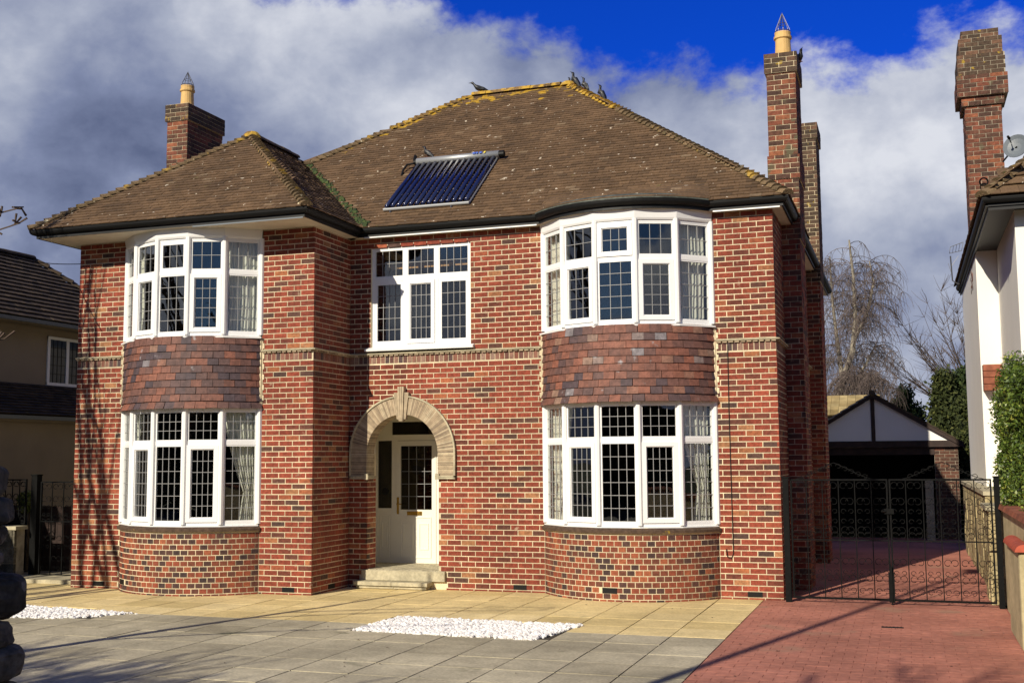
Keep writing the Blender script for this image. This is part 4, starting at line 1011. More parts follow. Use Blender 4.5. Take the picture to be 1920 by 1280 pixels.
# ------------------------------------------------------------------ stone walls
def stone_wall(name, label, x0, x1, y0, y1, zt, face='l', core='oldmortar', mat_='wallstone', cat='wall', hgt=.17, cope='stone', nmax=120):
    root = empty(name, ((x0+x1)/2, (y0+y1)/2, 0), label, cat)
    m = MB(); m.box(x0+.012, x1-.012, y0+.012, y1-.012, 0, zt-.06); m.build('wall_core', core, root)
    if face == 'l': o, d, n, L = (x0, y1), (0, -1), (-1, 0), y1-y0
    else: o, d, n, L = (x0, y0), ux, nf, x1-x0
    z = .0; cnt_ = 0
    while z < zt-.08:
        h_ = hgt*random.uniform(.8, 1.2); zt2 = min(z+h_, zt-.06); s = -random.uniform(0, .2)
        while s < L:
            w_ = random.uniform(.25, .48); a, b = max(0, s), min(L, s+w_)
            if b-a > .03:
                m = MB(); m.fbox(o, d, n, a+.006, b-.006, z+.006, zt2-.006, -.05, random.uniform(0, .018), random.random()); m.build('stone', mat_, root)
            s += w_
        z = zt2
    if face == 'l':
        z = .0
        while z < zt-.08:
            zt2 = min(z+hgt, zt-.06); m = MB(); m.fbox((x0, y0), ux, nf, .006, x1-x0-.006, z+.006, zt2-.006, -.05, random.uniform(0, .012), random.random()); m.build('stone', mat_, root); z = zt2
    m = MB(); m.box(x0-.04, x1+.04, y0-.03, y1, zt-.06, zt); m.build('coping', cope, root)
    return root
stone_wall('garden_wall', 'yellowish stone wall behind the drive gates, below the white house', 1.06, 1.32, 18.2, 25.5, 1.42, cope='stone')
stone_wall('garden_wall', 'short yellow stone pier-like wall just behind the right gate post', .98, 1.3, 16.4, 17.6, 1.28, cope='stone')
stone_wall('garden_wall', 'dark block wall left of the side gate, in shadow', -17.5, -14.2, 15.7, 15.95, .88, face='f', hgt=.26, mat_='rubble')
# rendered boundary wall with red coping and a lower capped pier
bw = empty('boundary_wall', (1.2, 10, 0), 'yellowed rendered boundary wall with red coping right of the drive', 'wall')
m = MB(); m.box(1.12, 1.36, 4.0, 16.0, -.05, 1.26); m.build('wall_render', 'render_y', bw)
y = 4.0
while y < 16.0:
    m = MB(); m.hexa([(1.07, y+.004, 1.262), (1.41, y+.004, 1.262), (1.39, y+.004, 1.32), (1.09, y+.004, 1.32), (1.07, y+.225, 1.262), (1.41, y+.225, 1.262), (1.39, y+.225, 1.32), (1.09, y+.225, 1.32)], random.random()); m.build('coping_brick', 'coping', bw); y += .23
pr = empty('wall_pier', (1.15, 13.4, 0), 'low rough pier with a domed red cap beside the boundary wall', 'pier')
m = MB(); m.box(1.005, 1.115, 12.6, 14.0, 0, .99); bend(m.build('pier_body', 'render_y', pr), .03)
m = MB(); b_ = 10
for i in range(b_):
    a0, a1 = math.pi*i/b_, math.pi*(i+1)/b_
    q = [(1.06-.09*math.cos(a), .985+.075*math.sin(a)) for a in (a0, a1)]
    m.hexa([(q[0][0], 12.55, .985), (q[1][0], 12.55, .985), (q[1][0], 12.55, q[1][1]), (q[0][0], 12.55, q[0][1]), (q[0][0], 14.03, .985), (q[1][0], 14.03, .985), (q[1][0], 14.03, q[1][1]), (q[0][0], 14.03, q[0][1])])
m.build('pier_cap', 'redcap', pr)

# ------------------------------------------------------------------ foliage helpers
def leaf_quad(mb, p, s_, t, flat=0):
    a = Vector((random.gauss(0, 1), random.gauss(0, 1), random.gauss(0, 1))).normalized(); b = a.orthogonal().normalized()
    q = Matrix.Rotation(random.uniform(0, 6.3), 3, a); b = (q @ b)*s_; c = a.cross(b).normalized()*s_*.55
    mb.poly([p-b, p+c*.9-b*.1, p+b, p-c*.9-b*.1], t)
def blob_leaves(mb, c, rx, ry, rz, n, size, shell=.55, tone=(.1, .9)):
    for k in range(n):
        v = Vector((random.gauss(0, 1), random.gauss(0, 1), random.gauss(0, 1))).normalized(); r_ = shell+(1-shell)*random.random()
        p = Vector((c[0]+v.x*rx*r_, c[1]+v.y*ry*r_, c[2]+v.z*rz*r_)); leaf_quad(mb, p, size*random.uniform(.6, 1.3), random.uniform(*tone))
# ivy-leaved hedge on the right
hd_ = empty('hedge', (1.75, 15, 0), 'leafy evergreen hedge with glossy leaves behind the boundary wall', 'hedge')
lv = MB()
for k in range(330):
    y = random.uniform(15.4, 17.5); x = random.uniform(1.2, 1.95) if random.random() < .5 else 1.2+random.random()*.12+.07*(17.5-y)*0; zt_ = 3.05+.35*(x-1.2)+.12*math.sin(y*5)
    z = 1.3+random.random()**.85*(zt_-1.3); x += .10*max(0, z-2.7)+.05*math.sin(z*6+y*3)+.06
    blob_leaves(lv, (x, y, z), .15, .17, .17, 105, .027, .3, (.0, 1.0) if random.random() < .4 else (.0, .7))
for k in range(70):
    y = random.uniform(11.9, 14.4); z = 1.3+random.random()*.75*(1-.25*abs(y-13.3)); blob_leaves(lv, (1.24+random.random()*.35, y, z), .14, .16, .14, 110, .024, .3, (.25, 1.0))
lv.build('foliage', 'leaf', hd_)
m = MB()
for k in range(40):
    y = 11.7+k*.135; x = 1.7+random.uniform(-.15, .2); m.tube([(x, y, .0), (x+random.uniform(-.1, .1), y+.05, 1.2), (x+random.uniform(-.2, .2), y+random.uniform(-.2, .2), 2.4)], [.02, .014, .006], 5)
m.build('stems', 'bark', hd_)['kind'] = 'stuff'
# small clipped shrub behind the left wall
sh = empty('shrub', (-14.75, 16.2, 0), 'small clipped yellow-green shrub behind the left railing', 'shrub'); lv = MB()
blob_leaves(lv, (-14.52, 16.35, 1.26), .21, .2, .21, 1500, .024, .5, (.7, 1.0)); lv.build('foliage', 'leaf', sh); m = MB(); m.tube([(-14.52, 16.35, 0), (-14.52, 16.35, 1.3)], .03, 6); m.build('trunk', 'bark', sh)

# ------------------------------------------------------------------ trees
def grow(mb, p, d_, L, r_, depth, spread, droop, kids, twig_out=None, min_r=.004, seg=3):
    pts = [p]; rs = [r_]; q = p; dd = d_.normalized()
    for i in range(seg):
        dd = (dd+Vector((random.gauss(0, .13), random.gauss(0, .13), random.gauss(0, .10)-droop))).normalized(); q = q+dd*L/seg; pts.append(q); rs.append(max(min_r, r_*(1-.45*(i+1)/seg)))
    (mb if r_ > .02 or twig_out is None else twig_out).tube(pts, rs, 5 if r_ > .03 else 3, .5, caps=False)
    if depth <= 0: return
    for k in range(kids):
        f_ = random.uniform(.35, 1.0); i = min(seg-1, int(f_*seg)); s_ = pts[i].lerp(pts[i+1], f_*seg-i)
        ax = dd.orthogonal().normalized(); ax.rotate(Matrix.Rotation(random.uniform(0, 6.3), 3, dd).to_quaternion())
        nd = (dd*math.cos(spread)+ax*math.sin(spread*random.uniform(.6, 1.2))).normalized()
        grow(mb, s_, nd, L*random.uniform(.58, .82), max(min_r, r_*.55), depth-1, spread, droop*1.25, kids, twig_out, min_r, seg)
    grow(mb, pts[-1], dd, L*.72, max(min_r, r_*.58), depth-1, spread, droop, kids, twig_out, min_r, seg)
def bare_tree(name, loc, h_, r_, label, depth=5, spread=.6, droop=0.0, kids=3, bark='bark', twig='twig', lean=(0, 0), seed=1, min_r=.005, frac=.35, group=None):
    random.seed(seed); root = empty(name, loc, label, 'tree', group); tr, tw = MB(), MB(); b = Vector(loc)
    grow(tr, b, Vector((lean[0], lean[1], 1)), h_*frac, r_, depth, spread, droop, kids, tw, min_r)
    tr.build('trunk', bark, root); 
    if tw.v: tw.build('crown', twig, root)
    return root
pB = at(1600, 850, 40)
random.seed(3)
bt = empty('birch_tree', (-2.9, 40, 0), 'tall bare weeping birch behind the garage', 'tree'); tr, tw = MB(), MB()
base = Vector((-3.1, 40, 0))
mains = []
def limb(pts, r0_, r1_):
    pts = [Vector(p) for p in pts]; n = len(pts); tr.tube(pts, [r0_+(r1_-r0_)*i/(n-1) for i in range(n)], 6, caps=False); mains.append(pts)
def px(x, y, Y=40): return at(x, y, Y)
limb([px(1545, 880), px(1556, 790), px(1580, 715), px(1598, 660), px(1604, 600), px(1600, 520), px(1592, 450)], .17, .03)
limb([px(1580, 715), px(1606, 705), px(1640, 715, 39)], .08, .02)
limb([px(1560, 770), px(1600, 720), px(1625, 680), px(1645, 640, 41)], .10, .02)
limb([px(1600, 640), px(1625, 590), px(1638, 530), px(1630, 490, 41)], .08, .02)
limb([px(1580, 715), px(1570, 640, 41), px(1560, 560, 41), px(1556, 480, 41)], .09, .02)
for L_ in mains:
    for k in range(62):
        f_ = random.uniform(.12, 1); n = len(L_)-1; i = min(n-1, int(f_*n)); p = L_[i].lerp(L_[i+1], f_*n-i)
        a = random.uniform(0, 6.3); d_ = Vector((math.cos(a), math.sin(a)*.8, random.uniform(.1, .9)))
        pts = [p]; q = p; dd = d_.normalized()
        for s_ in range(5): dd = (dd+Vector((random.gauss(0, .12), random.gauss(0, .12), -.22-.05*s_))).normalized(); q = q+dd*random.uniform(.16, .30); pts.append(q)
        tw.tube(pts, [.016, .013, .011, .009, .007, .006], 3, caps=False)
        for m_ in range(12):
            j = random.randint(1, 5); p2 = pts[j]; pts2 = [p2]; dd2 = Vector((random.gauss(0, .5), random.gauss(0, .5), -.1)).normalized(); q = p2
            for s_ in range(5): dd2 = (dd2+Vector((random.gauss(0, .16), random.gauss(0, .16), -.5))).normalized(); q = q+dd2*random.uniform(.09, .2); pts2.append(q)
            tw.tube(pts2, [.0075, .006, .005, .0045, .004, .0035], 3, caps=False)
tr.build('trunk', 'birchbark', bt); tw.build('crown', 'birch', bt)
# brown shrubby tree by the white house
random.seed(5)
bt2 = empty('bare_tree', (2.6, 42, 0), 'bare twiggy brown tree showing left of the white house', 'tree'); tr, tw = MB(), MB(); c0 = px(1850, 800, 42)
tr.tube([(c0.x, c0.y, 0), tuple(c0)], [.2, .14], 6)
for k in range(60):
    a = random.uniform(-1.35, 1.0); el_ = random.uniform(.15, 1.4); L_ = random.uniform(2.6, 5.2); d_ = Vector((math.sin(a)*math.cos(el_)*1.0, random.gauss(0, .35), math.sin(el_)+.15)).normalized()
    pts = [c0]; q = c0.copy()
    for s_ in range(6): d_ = (d_+Vector((random.gauss(0, .05), random.gauss(0, .05), .05))).normalized(); q = q+d_*L_/6; pts.append(q)
    tw.tube(pts, [.05, .04, .03, .022, .015, .01, .006], 3, caps=False)
    for m_ in range(26):
        j = random.randint(2, 6); p2 = pts[j]; d2 = (d_+Vector((random.gauss(0, .5), random.gauss(0, .5), random.gauss(0, .4)))).normalized(); q = p2; pts2 = [p2]
        for s_ in range(3): d2 = (d2+Vector((random.gauss(0, .15), random.gauss(0, .15), .04))).normalized(); q = q+d2*random.uniform(.15, .3); pts2.append(q)
        tw.tube(pts2, [.009, .007, .005, .003], 3, caps=False)
tr.build('trunk', 'bark', bt2); tw.build('crown', 'twig', bt2)
def conifer(name, loc, h_, r_, label, mat_, n, sz=.09, jag=.2, top=.25, seed=2, cat='tree'):
    random.seed(seed); root = empty(name, loc, label, cat); lv = MB(); x, y, z0 = loc
    for k in range(n):
        f_ = random.random(); zz = .05+f_*.95; rr = r_*(1-zz**2.2*(1-top)) if zz > .3 else r_*(.75+.25*zz/.3)
        a = random.uniform(0, 6.3); rr *= 1+jag*math.sin(a*5+zz*9)+random.gauss(0, .07)
        c = (x+math.cos(a)*rr*.82, y+math.sin(a)*rr*.82, z0+zz*h_); t0 = random.uniform(0, .55)
        for m_ in range(16):
            leaf_quad(lv, Vector((c[0]+random.gauss(0, sz*1.3), c[1]+random.gauss(0, sz*1.3), c[2]+random.gauss(0, sz*1.6))), sz*random.uniform(.5, 1), min(1, t0+random.random()*.45))
    lv.build('foliage', mat_, root); m = MB(); m.tube([loc, (x, y, z0+h_*.9)], [r_*.14, .02], 6); m.build('trunk', 'bark', root); return root
q = px(1700, 740, 46); conifer('conifer_tree', (q.x-.12, 46, 0), q.z+.1, .72, 'dark pointed conifer directly right of the garage ridge', 'leafd', 900, .10, .1, .12, 2)
q = px(1722, 765, 46); conifer('conifer_tree', (q.x, 46.5, 0), q.z, .42, 'short dark conifer between the pointed one and the big green one', 'leafd', 420, .09, .1, .2, 3)
q = px(1768, 708, 40); conifer('conifer_tree', (q.x, 40, 0), q.z, .52, 'bright green bushy conifer behind the right end of the garage', 'leafm', 1100, .10, .15, .12, 4)
q = px(1805, 702, 40.5); conifer('conifer_tree', (q.x, 40.6, 0), q.z, .68, 'olive-brown conifer beside the white house wall', 'leafd', 1000, .10, .25, .2, 6)
q = px(1828, 860, 31); conifer('laurel_bush', (q.x+.1, 31, 0), 2.6, .62, 'dark green bush between the garage and the stone wall', 'leafm', 900, .07, .2, .6, 8, 'shrub')
q = px(1815, 800, 35); conifer('shrub', (q.x+.15, 35, 0), 3.6, .55, 'loose brown-green shrub rising over the garage eaves', 'leafm', 300, .09, .3, .6, 9, 'shrub')

# ------------------------------------------------------------------ garage and the house behind it
ga_ = empty('garage', (-.75, 28.8, 0), 'brick garage with white gable and dark open doorway at the end of the drive', 'garage')
GYf = 28.8; gx0, gx1, gz, gr, gc = -2.65, 1.12, 2.16, 3.38, -.745
m = MB(); m.box(.60, gx1, GYf+.006, GYf+.35, 0, gz); m.box(gx0, -2.05, GYf+.006, GYf+.35, 0, gz); m.box(gx1-.2, gx1, GYf+.3, GYf+6, 0, gz); m.box(gx0, gx0+.2, GYf+.3, GYf+6, 0, gz); m.box(gx0, gx1, GYf+5.8, GYf+6, 0, gz)
gw = m.build('wall', 'oldmortar', ga_); bk = MB()
for (a0, a1) in ((.60, gx1), (gx0, -2.05)):
    z = 0; row = 0
    while z < gz-.02:
        s = a0-(BL/2 if row % 2 else 0)
        while s < a1:
            p0, p1 = max(s, a0), min(s+BL, a1)
            if p1-p0 > .03: bk.box(p0+.005, p1-.005, GYf-.003, GYf+.03, z+.005, min(z+H, gz)-.005, random.random()*.5)
            s += BL
        z += H; row += 1
bk.build('brickwork', 'oldbrick', gw)['kind'] = 'stuff'
m = MB(); m.box(gx0-.1, gx1+.1, GYf-.12, GYf-.06, gz-.02, gz+.13); m.box(-2.05, .60, GYf-.02, GYf+.1, gz-.2, gz-.02); m.build('beam', 'timber', ga_)
m = MB(); m.hexa([(gx0, GYf-.06, gz+.12), (gx1, GYf-.06, gz+.12), (gc+.01, GYf-.06, gr-.05), (gc-.01, GYf-.06, gr-.05), (gx0, GYf+.1, gz+.12), (gx1, GYf+.1, gz+.12), (gc+.01, GYf+.1, gr-.05), (gc-.01, GYf+.1, gr-.05)]); m.build('gable_board', 'gablewhite', ga_)
m = MB(); m.box(gc-.045, gc+.045, GYf-.09, GYf-.055, gz+.13, gr-.03); m.build('gable_post', 'timber', ga_)
sl = (gr-gz-.1)/(gx1-gc)
for sx, ex in ((1, gx1+.14), (-1, gx0-.14)):
    m = MB(); zz = gr+.03-abs(ex-gc)*sl
    m.hexa([(gc, GYf-.16, gr-.07), (ex, GYf-.16, zz-.10), (ex, GYf-.16, zz), (gc, GYf-.16, gr+.03), (gc, GYf-.12, gr-.07), (ex, GYf-.12, zz-.10), (ex, GYf-.12, zz), (gc, GYf-.12, gr+.03)]); m.build('bargeboard', 'timber', ga_)
    m = MB(); rws = 11
    for r_ in range(rws):
        for c_ in range(20):
            f0, f1 = r_/rws, (r_+1.25)/rws; y0 = GYf-.18+c_*.32
            xa, xb = ex+(gc-ex)*f0, ex+(gc-ex)*min(1, f1); za, zb = zz+(gr+.04-zz)*f0+.04, zz+(gr+.04-zz)*min(1, f1)+.01
            m.hexa([(xa, y0, za-.03), (xb, y0, zb-.03), (xb, y0, zb), (xa, y0, za), (xa, y0+.315, za-.03), (xb, y0+.315, zb-.03), (xb, y0+.315, zb), (xa, y0+.315, za)], random.random())
    m.build('roof', 'dkroof' if sx > 0 else 'greyroof', ga_)
m = MB(); m.tube([(gc, GYf-.19, gr+.05), (gc, GYf+6, gr+.05)], .075, 8); m.build('ridge_tile', 'dkroof', ga_)
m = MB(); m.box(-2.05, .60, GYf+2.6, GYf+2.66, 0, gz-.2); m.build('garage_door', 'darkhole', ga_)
m = MB(); m.box(-2.4, 1.0, GYf+.02, GYf+5.8, gz-.05, gz-.02); m.build('ceiling', 'timber', ga_)
m = MB(); m.box(.36, .54, GYf-.36, GYf-.3, 0, 1.35, .3); m.hexa([(.36, GYf-.36, 1.352), (.54, GYf-.36, 1.352), (.52, GYf-.36, 1.40), (.38, GYf-.36, 1.40), (.36, GYf-.3, 1.352), (.54, GYf-.3, 1.352), (.52, GYf-.3, 1.40), (.38, GYf-.3, 1.40)]); tag(m.build('plank', 'stone', at=(.45, GYf-.33, 0)), 'pale upright plank leaning by the garage pillar', 'plank')
nbk = empty('far_house', (-2.6, 36, 0), 'house with a yellow lichened tile roof just above the garage', 'house')
A_ = at(1530, 776, 36); B_ = at(1640, 738, 36); m = MB(); m.box(A_.x-3, B_.x-.1, 36.4, 42, 0, A_.z); m.build('wall', 'render_n', nbk); rfm = MB()
for r_ in range(6):
    for c_ in range(24):
        x = A_.x-3.2+c_*.24; z0_ = A_.z-.02+r_*(B_.z-A_.z)/6; y0_ = 36.2+r_*.22
        if x+.2 > B_.x+.1: continue
        rfm.hexa([(x, y0_, z0_), (x+.232, y0_, z0_), (x+.232, y0_+.3, z0_+.17), (x, y0_+.3, z0_+.17), (x, y0_+.03, z0_-.03), (x+.232, y0_+.03, z0_-.03), (x+.232, y0_+.33, z0_+.12), (x, y0_+.33, z0_+.12)], random.random())
rfm.build('roof', 'yroof', nbk)

# ------------------------------------------------------------------ white neighbour on the right
wh = empty('white_house', (3, 17.6, 0), 'white rendered house with black eaves beyond the hedge at right', 'house')
ZN = 5.42
m = MB(); m.box(1.58, 9, 17.6, 20.98, 0, ZN); m.box(1.24, 9, 21.0, 26, 0, ZN); m.build('wall', 'render_w', wh)
m = MB(); m.box(1.18, 9, 17.2, 26.4, ZN, ZN+.015); m.build('soffit', 'fascia', wh)
npath = [(1.14, 26.4), (1.14, 17.15), (9, 17.15)]
m = MB(); k = 8; prf = [(-.055+.06*math.cos(math.pi+math.pi*i/k), ZN+.115+.075*math.sin(math.pi+math.pi*i/k)) for i in range(k+1)]+[(.005, ZN+.125), (-.01, ZN+.1), (-.1, ZN+.1), (-.115, ZN+.115)]
m.sweep(npath, prf); m.build('gutter', 'black', wh)
m = MB(); m.sweep(npath, [(-.10, ZN-.05), (-.075, ZN-.05), (-.075, ZN+.12), (-.10, ZN+.12)]); m.build('fascia', 'fascia', wh)
rn = MB(); nt2 = math.tan(R(42)); apx = 4.4
def ntile(o, e, u, n, poly, g_=.24):
    global TILES
    TILES = []; tile_plane(poly, e, u, n, w_=.24, g=g_, th=.02+.12*g_)
    for (d_, pts, t) in TILES: rn.hexa(pts, t)
ZT = ZN+.14; a_ = R(42)
fpoly = [(1.14, 17.15, ZT), (8, 17.15, ZT), (8, 19.2, ZT+2.05*nt2), (3.19, 19.2, ZT+2.05*nt2)]
lpoly = [(1.14, 17.15, ZT), (3.19, 19.2, ZT+2.05*nt2), (3.19, 24.4, ZT+2.05*nt2), (1.14, 26.4, ZT)]
ntile(None, (1, 0, 0), (0, math.cos(a_), math.sin(a_)), (0, -math.sin(a_), math.cos(a_)), fpoly)
ntile(None, (0, 1, 0), (math.cos(a_), 0, math.sin(a_)), (-math.sin(a_), 0, math.cos(a_)), lpoly)
rn.poly([(x, y, z-.03) for x, y, z in fpoly]); rn.poly([(x, y, z-.03) for x, y, z in lpoly]); nroof = rn.build('roof', 'tile', wh)
_r = roof; roof = nroof; caps((1.14, 17.15, ZT), (3.19, 19.2, ZT+2.05*nt2), .2, .12, 'hip_tile', 'hip'); roof = _r
c4 = chimney(wh, 1.24, 1.86, 22.0, 22.75, 4.9, 9.68, [(8.26, 8.42, .05), (8.42, 8.81, .12), (8.81, 9.20, .095), (9.20, 9.52, .06), (9.52, 9.68, .01)], faces='fl')
m = MB(); cx, cy, cz = 1.5, 20.3, ZT+1.0      # coiled terracotta-like iron finial on the verge
p = at(1845, 350, 17.4)
for (rr, dz, tl) in ((.055, .07, 0), (.045, .0, 1), (.04, -.06, 0)):
    m.tube([(p.x+rr*math.cos(2*math.pi*i/14), p.y+(.02*i/14 if tl else 0), p.z+dz+rr*math.sin(2*math.pi*i/14)) for i in range(15)], .012, 5)
m.tube([(p.x, p.y, p.z-.08), (p.x, p.y+.02, p.z-.22)], .012, 5); m.build('cable_coil', 'iron', wh)
m = MB(); p = at(1905, 274, 18.6); k = 20; rings = [(.0, .055), (.06, .05), (.12, .032), (.17, .0)]; ax = Vector((-.35, -.9, .25)).normalized(); s1 = ax.orthogonal().normalized(); s2 = ax.cross(s1)
b = len(m.v)
for (rr, dd_) in rings+[(rr, dd_-.012) for rr, dd_ in rings[::-1]]:
    for j in range(k): q = 2*math.pi*j/k; m.v.append(tuple(p-ax*dd_+(s1*math.cos(q)+s2*math.sin(q))*max(rr, .004)*1.12))
for i in range(2*len(rings)-1):
    for j in range(k): m.f.append((b+i*k+j, b+i*k+(j+1) % k, b+(i+1)*k+(j+1) % k, b+(i+1)*k+j)); m.t.append(.5)
ds = m.build('satellite_dish', 'dish', at=tuple(p)); tag(ds, 'grey satellite dish beside the tall brick chimney at right', 'satellite dish')
m = MB(); m.tube([tuple(p-ax*.03), tuple(p+Vector((-.08, .2, -.06))), tuple(p+Vector((-.14, .6, -.08)))], .014, 6); m.tube([tuple(p+s2*-.1), tuple(p+ax*.22+s2*-.05)], .008, 5); m.tube([tuple(p+ax*.2+s2*-.05), tuple(p+ax*.27+s2*-.05)], .02, 8); o = m.build('dish_arm', 'iron', ds); 
m = MB(); p = at(1786, 560, 25.2); q1 = at(1800, 548, 25.2)   # television aerial
def L3(x, y, Y=25.2): return tuple(at(x, y, Y))
m.tube([L3(1808, 530), L3(1796, 532), L3(1786, 526), L3(1782, 480)], .014, 6); an = m; 
m.tube([L3(1780, 475), L3(1803, 470)], .008, 4); m.tube([L3(1782, 463), L3(1806, 454)], .008, 4); m.tube([L3(1780, 475), L3(1782, 463)], .007, 4); m.tube([L3(1803, 470), L3(1806, 454)], .007, 4)
for k in range(5): f_ = k/4; a = at(1780+23*f_, 475-5*f_, 25.1); b2 = at(1782+24*f_, 463-9*f_, 25.4); m.tube([tuple(a), tuple(b2)], .005, 4)
m.tube([L3(1783, 500), L3(1797, 480)], .006, 4); m.tube([L3(1784, 512), L3(1778, 494)], .006, 4)
tag(an.build('television_aerial', 'steel', at=L3(1808, 530)), 'thin wire television aerial on the eaves of the white house', 'aerial')
m = MB(); a = at(1838, 689, 20.95); b2 = at(1872, 688, 20.95)
for k in range(4): m.box(1.26, 1.56, 20.70-.0*k, 20.985, 3.02+k*.11, 3.12+k*.11, random.random())
m.build('tile_canopy', 'coping', wh)

# ------------------------------------------------------------------ neighbour on the left
ln = empty('neighbour_house', (-18.5, 18, 0), 'beige rendered house in shade at the left edge, with lean-to roof', 'house')
XU, XLW = -16.5, -15.6
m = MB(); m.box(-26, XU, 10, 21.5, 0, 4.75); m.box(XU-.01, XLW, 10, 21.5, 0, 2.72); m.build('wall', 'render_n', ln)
m = MB(); pp = [(XU+.38, 9.5), (XU+.38, 21.9)]; m.sweep(pp, [(-.03, 4.66), (.06, 4.66), (.075, 4.73), (-.03, 4.73)]); m.sweep([(XLW+.12, 9.5), (XLW+.12, 21.9)], [(-.03, 2.74), (.06, 2.74), (.075, 2.81), (-.03, 2.81)]); m.build('gutter', 'dish', ln)
m = MB(); m.box(XU, XU+.36, 9.5, 21.9, 4.64, 4.66); m.box(XLW, XLW+.1, 9.5, 21.9, 2.70, 2.74); m.build('soffit', 'render_n', ln)
rn = MB(); t4 = math.tan(R(40)); a_ = R(40); zr = 4.75+(XU+.4+18.07)*t4
lp = [(XU+.4, 9.5, 4.75), (XU+.4, 21.9, 4.75), (-18.07, 20.2, zr), (-18.07, 9.5, zr)]
ntile(None, (0, 1, 0), (-math.cos(a_), 0, math.sin(a_)), (math.sin(a_), 0, math.cos(a_)), lp, .16)
lp2 = [(XLW+.14, 9.5, 2.83), (XLW+.14, 21.9, 2.83), (XU, 21.9, 3.5), (XU, 9.5, 3.5)]; a2 = math.atan2(.67, XLW+.14-XU)
ntile(None, (0, 1, 0), (-math.cos(a2), 0, math.sin(a2)), (math.sin(a2), 0, math.cos(a2)), lp2, .11)
rn.poly([(x, y, z-.04) for x, y, z in lp]); rn.poly([(x, y, z-.04) for x, y, z in lp2]); rn.poly([(XU+.4, 21.9, 4.7), (-22, 24, 4.7), (-18.07, 20.2, zr-.04)]); lnr = rn.build('roof', 'dkroof', ln)
roof = lnr; caps((XU+.4, 21.9, 4.75), (-18.07, 20.2, zr), .3, .12, 'hip_tile', 'dkroof'); caps((-18.07, 20.2, zr), (-18.07, 16.0, zr), .3, .12, 'ridge_tile', 'dkroof', flat=True); roof = _r
m = MB(); m.box(XU, XU+.03, 18.95, 19.02, 3.52, 4.5); m.box(XU, XU+.03, 19.50, 19.58, 3.52, 4.5); m.box(XU, XU+.03, 20.1, 20.17, 3.52, 4.5); m.box(XU, XU+.028, 18.95, 20.17, 4.44, 4.5); m.box(XU, XU+.028, 18.95, 20.17, 3.5, 3.56)
wn_ = m.build('window', 'white', ln); m = MB(); m.box(XU+.004, XU+.012, 19.0, 20.1, 3.56, 4.46); bp = bpy.data.materials.new('blue_grey_pane'); bp.use_nodes = True; pb = bp.node_tree.nodes['Principled BSDF']; pb.inputs['Base Color'].default_value = (.03, .045, .07, 1); pb.inputs['Roughness'].default_value = .05; m.build('pane', bp, wn_)
m = MB()
for yy in (19.13, 19.25, 19.37, 19.7, 19.83, 19.96): m.box(XU+.012, XU+.018, yy-.005, yy+.005, 3.56, 4.46)
for zz in (3.74, 3.92, 4.1, 4.28): m.box(XU+.012, XU+.017, 19.0, 20.1, zz-.005, zz+.005)
m.build('leading', 'iron', wn_)
m = MB(); pa = at(-40, 460, 13); pb_ = Vector((XL-.2, 15.36, 5.18)); m.tube([pa+(pb_-pa)*(i/12)-Vector((0, 0, .10*math.sin(math.pi*i/12))) for i in range(13)], .008, 4); tag(m.build('overhead_cable', 'black', at=tuple(pb_)), 'thin black overhead cable running to the left side of the brick house', 'cable')

# ------------------------------------------------------------------ solar collector
co = empty('solar_collector', (-7.0, 17.0, RZ(17.0)), 'evacuated-tube solar collector with blue-black tubes on the main roof', 'solar panel')
def rp(x, y, up_=0): return Vector((x, y-up_*S, RZ(y)+up_*Cc))
n_ = 14; xa, xb, ya, yb = -7.73, -6.27, 16.36, 17.66
for k in range(n_):
    x = xa+.05+(xb-xa-.1)*k/(n_-1); m = MB(); m.tube([rp(x, ya+.03, .085), rp(x, yb-.02, .085)], .035, 10); tb = m.build('collector_tube', 'tube', co, smooth=True)
    m = MB(); m.tube([rp(x, yb-.06, .085), rp(x, yb-.0, .085)], .034, 10); m.build('tube_clip', 'steel', tb)
m = MB(); m.tube([rp(xa+.0, yb+.06, .10), rp(xb+.03, yb+.06, .10)], .062, 14); m.build('manifold', 'alu', co, smooth=True)
m = MB(); m.tube([rp(xb+.03, yb+.06, .10), rp(xb+.12, yb+.06, .10)], .055, 12); m.build('manifold_end', 'black', co); m = MB(); m.tube([rp(xa-.05, yb+.06, .10), rp(xa, yb+.06, .10)], .05, 12); m.tube([rp(xa-.05, yb+.08, .12), rp(xa-.06, yb+.16, .16)], .03, 8); m.tube([rp(xa-.05, yb+.02, .10), rp(xa-.16, yb-.0, .10), rp(xa-.2, yb-.1, .06), rp(xa-.2, yb-.2, .01)], .018, 8); m.build('pipe_joint', 'black', co)
m = MB()
for (p0, p1) in ((rp(xa, ya, .05), rp(xb, ya, .05)),): m.tube([p0, p1], .026, 8)
m.build('bottom_rail', 'alu', co)
for x in (xa+.01, xb-.01): m = MB(); m.tube([rp(x, ya, .045), rp(x, yb+.06, .045)], .017, 6); m.build('side_rail', 'alu', co)
for x in (xa+.12, xb-.3): m = MB(); m.tube([rp(x, ya-.03, .005), rp(x, ya, .05)], .018, 6); m.build('bracket', 'steel', co)
m = MB()
for k, w_ in enumerate((.05, .035, .045)): x = xb-.42+k*.06; q = [rp(x, yb+.025, .176), rp(x+w_, yb+.025, .176), rp(x+w_, yb+.055, .179), rp(x, yb+.055, .179)]; m.hexa([tuple(v) for v in q]+[tuple(v-Vector((0, 0, .01))) for v in q])
m.build('logo_print', 'bluelabel', co); m = MB(); q = [rp(xb-.22, yb+.025, .176), rp(xb-.19, yb+.025, .176), rp(xb-.19, yb+.055, .179), rp(xb-.22, yb+.055, .179)]; m.hexa([tuple(v) for v in q]+[tuple(v-Vector((0, 0, .01))) for v in q]); m.build('logo_dot', 'yellowlabel', co)

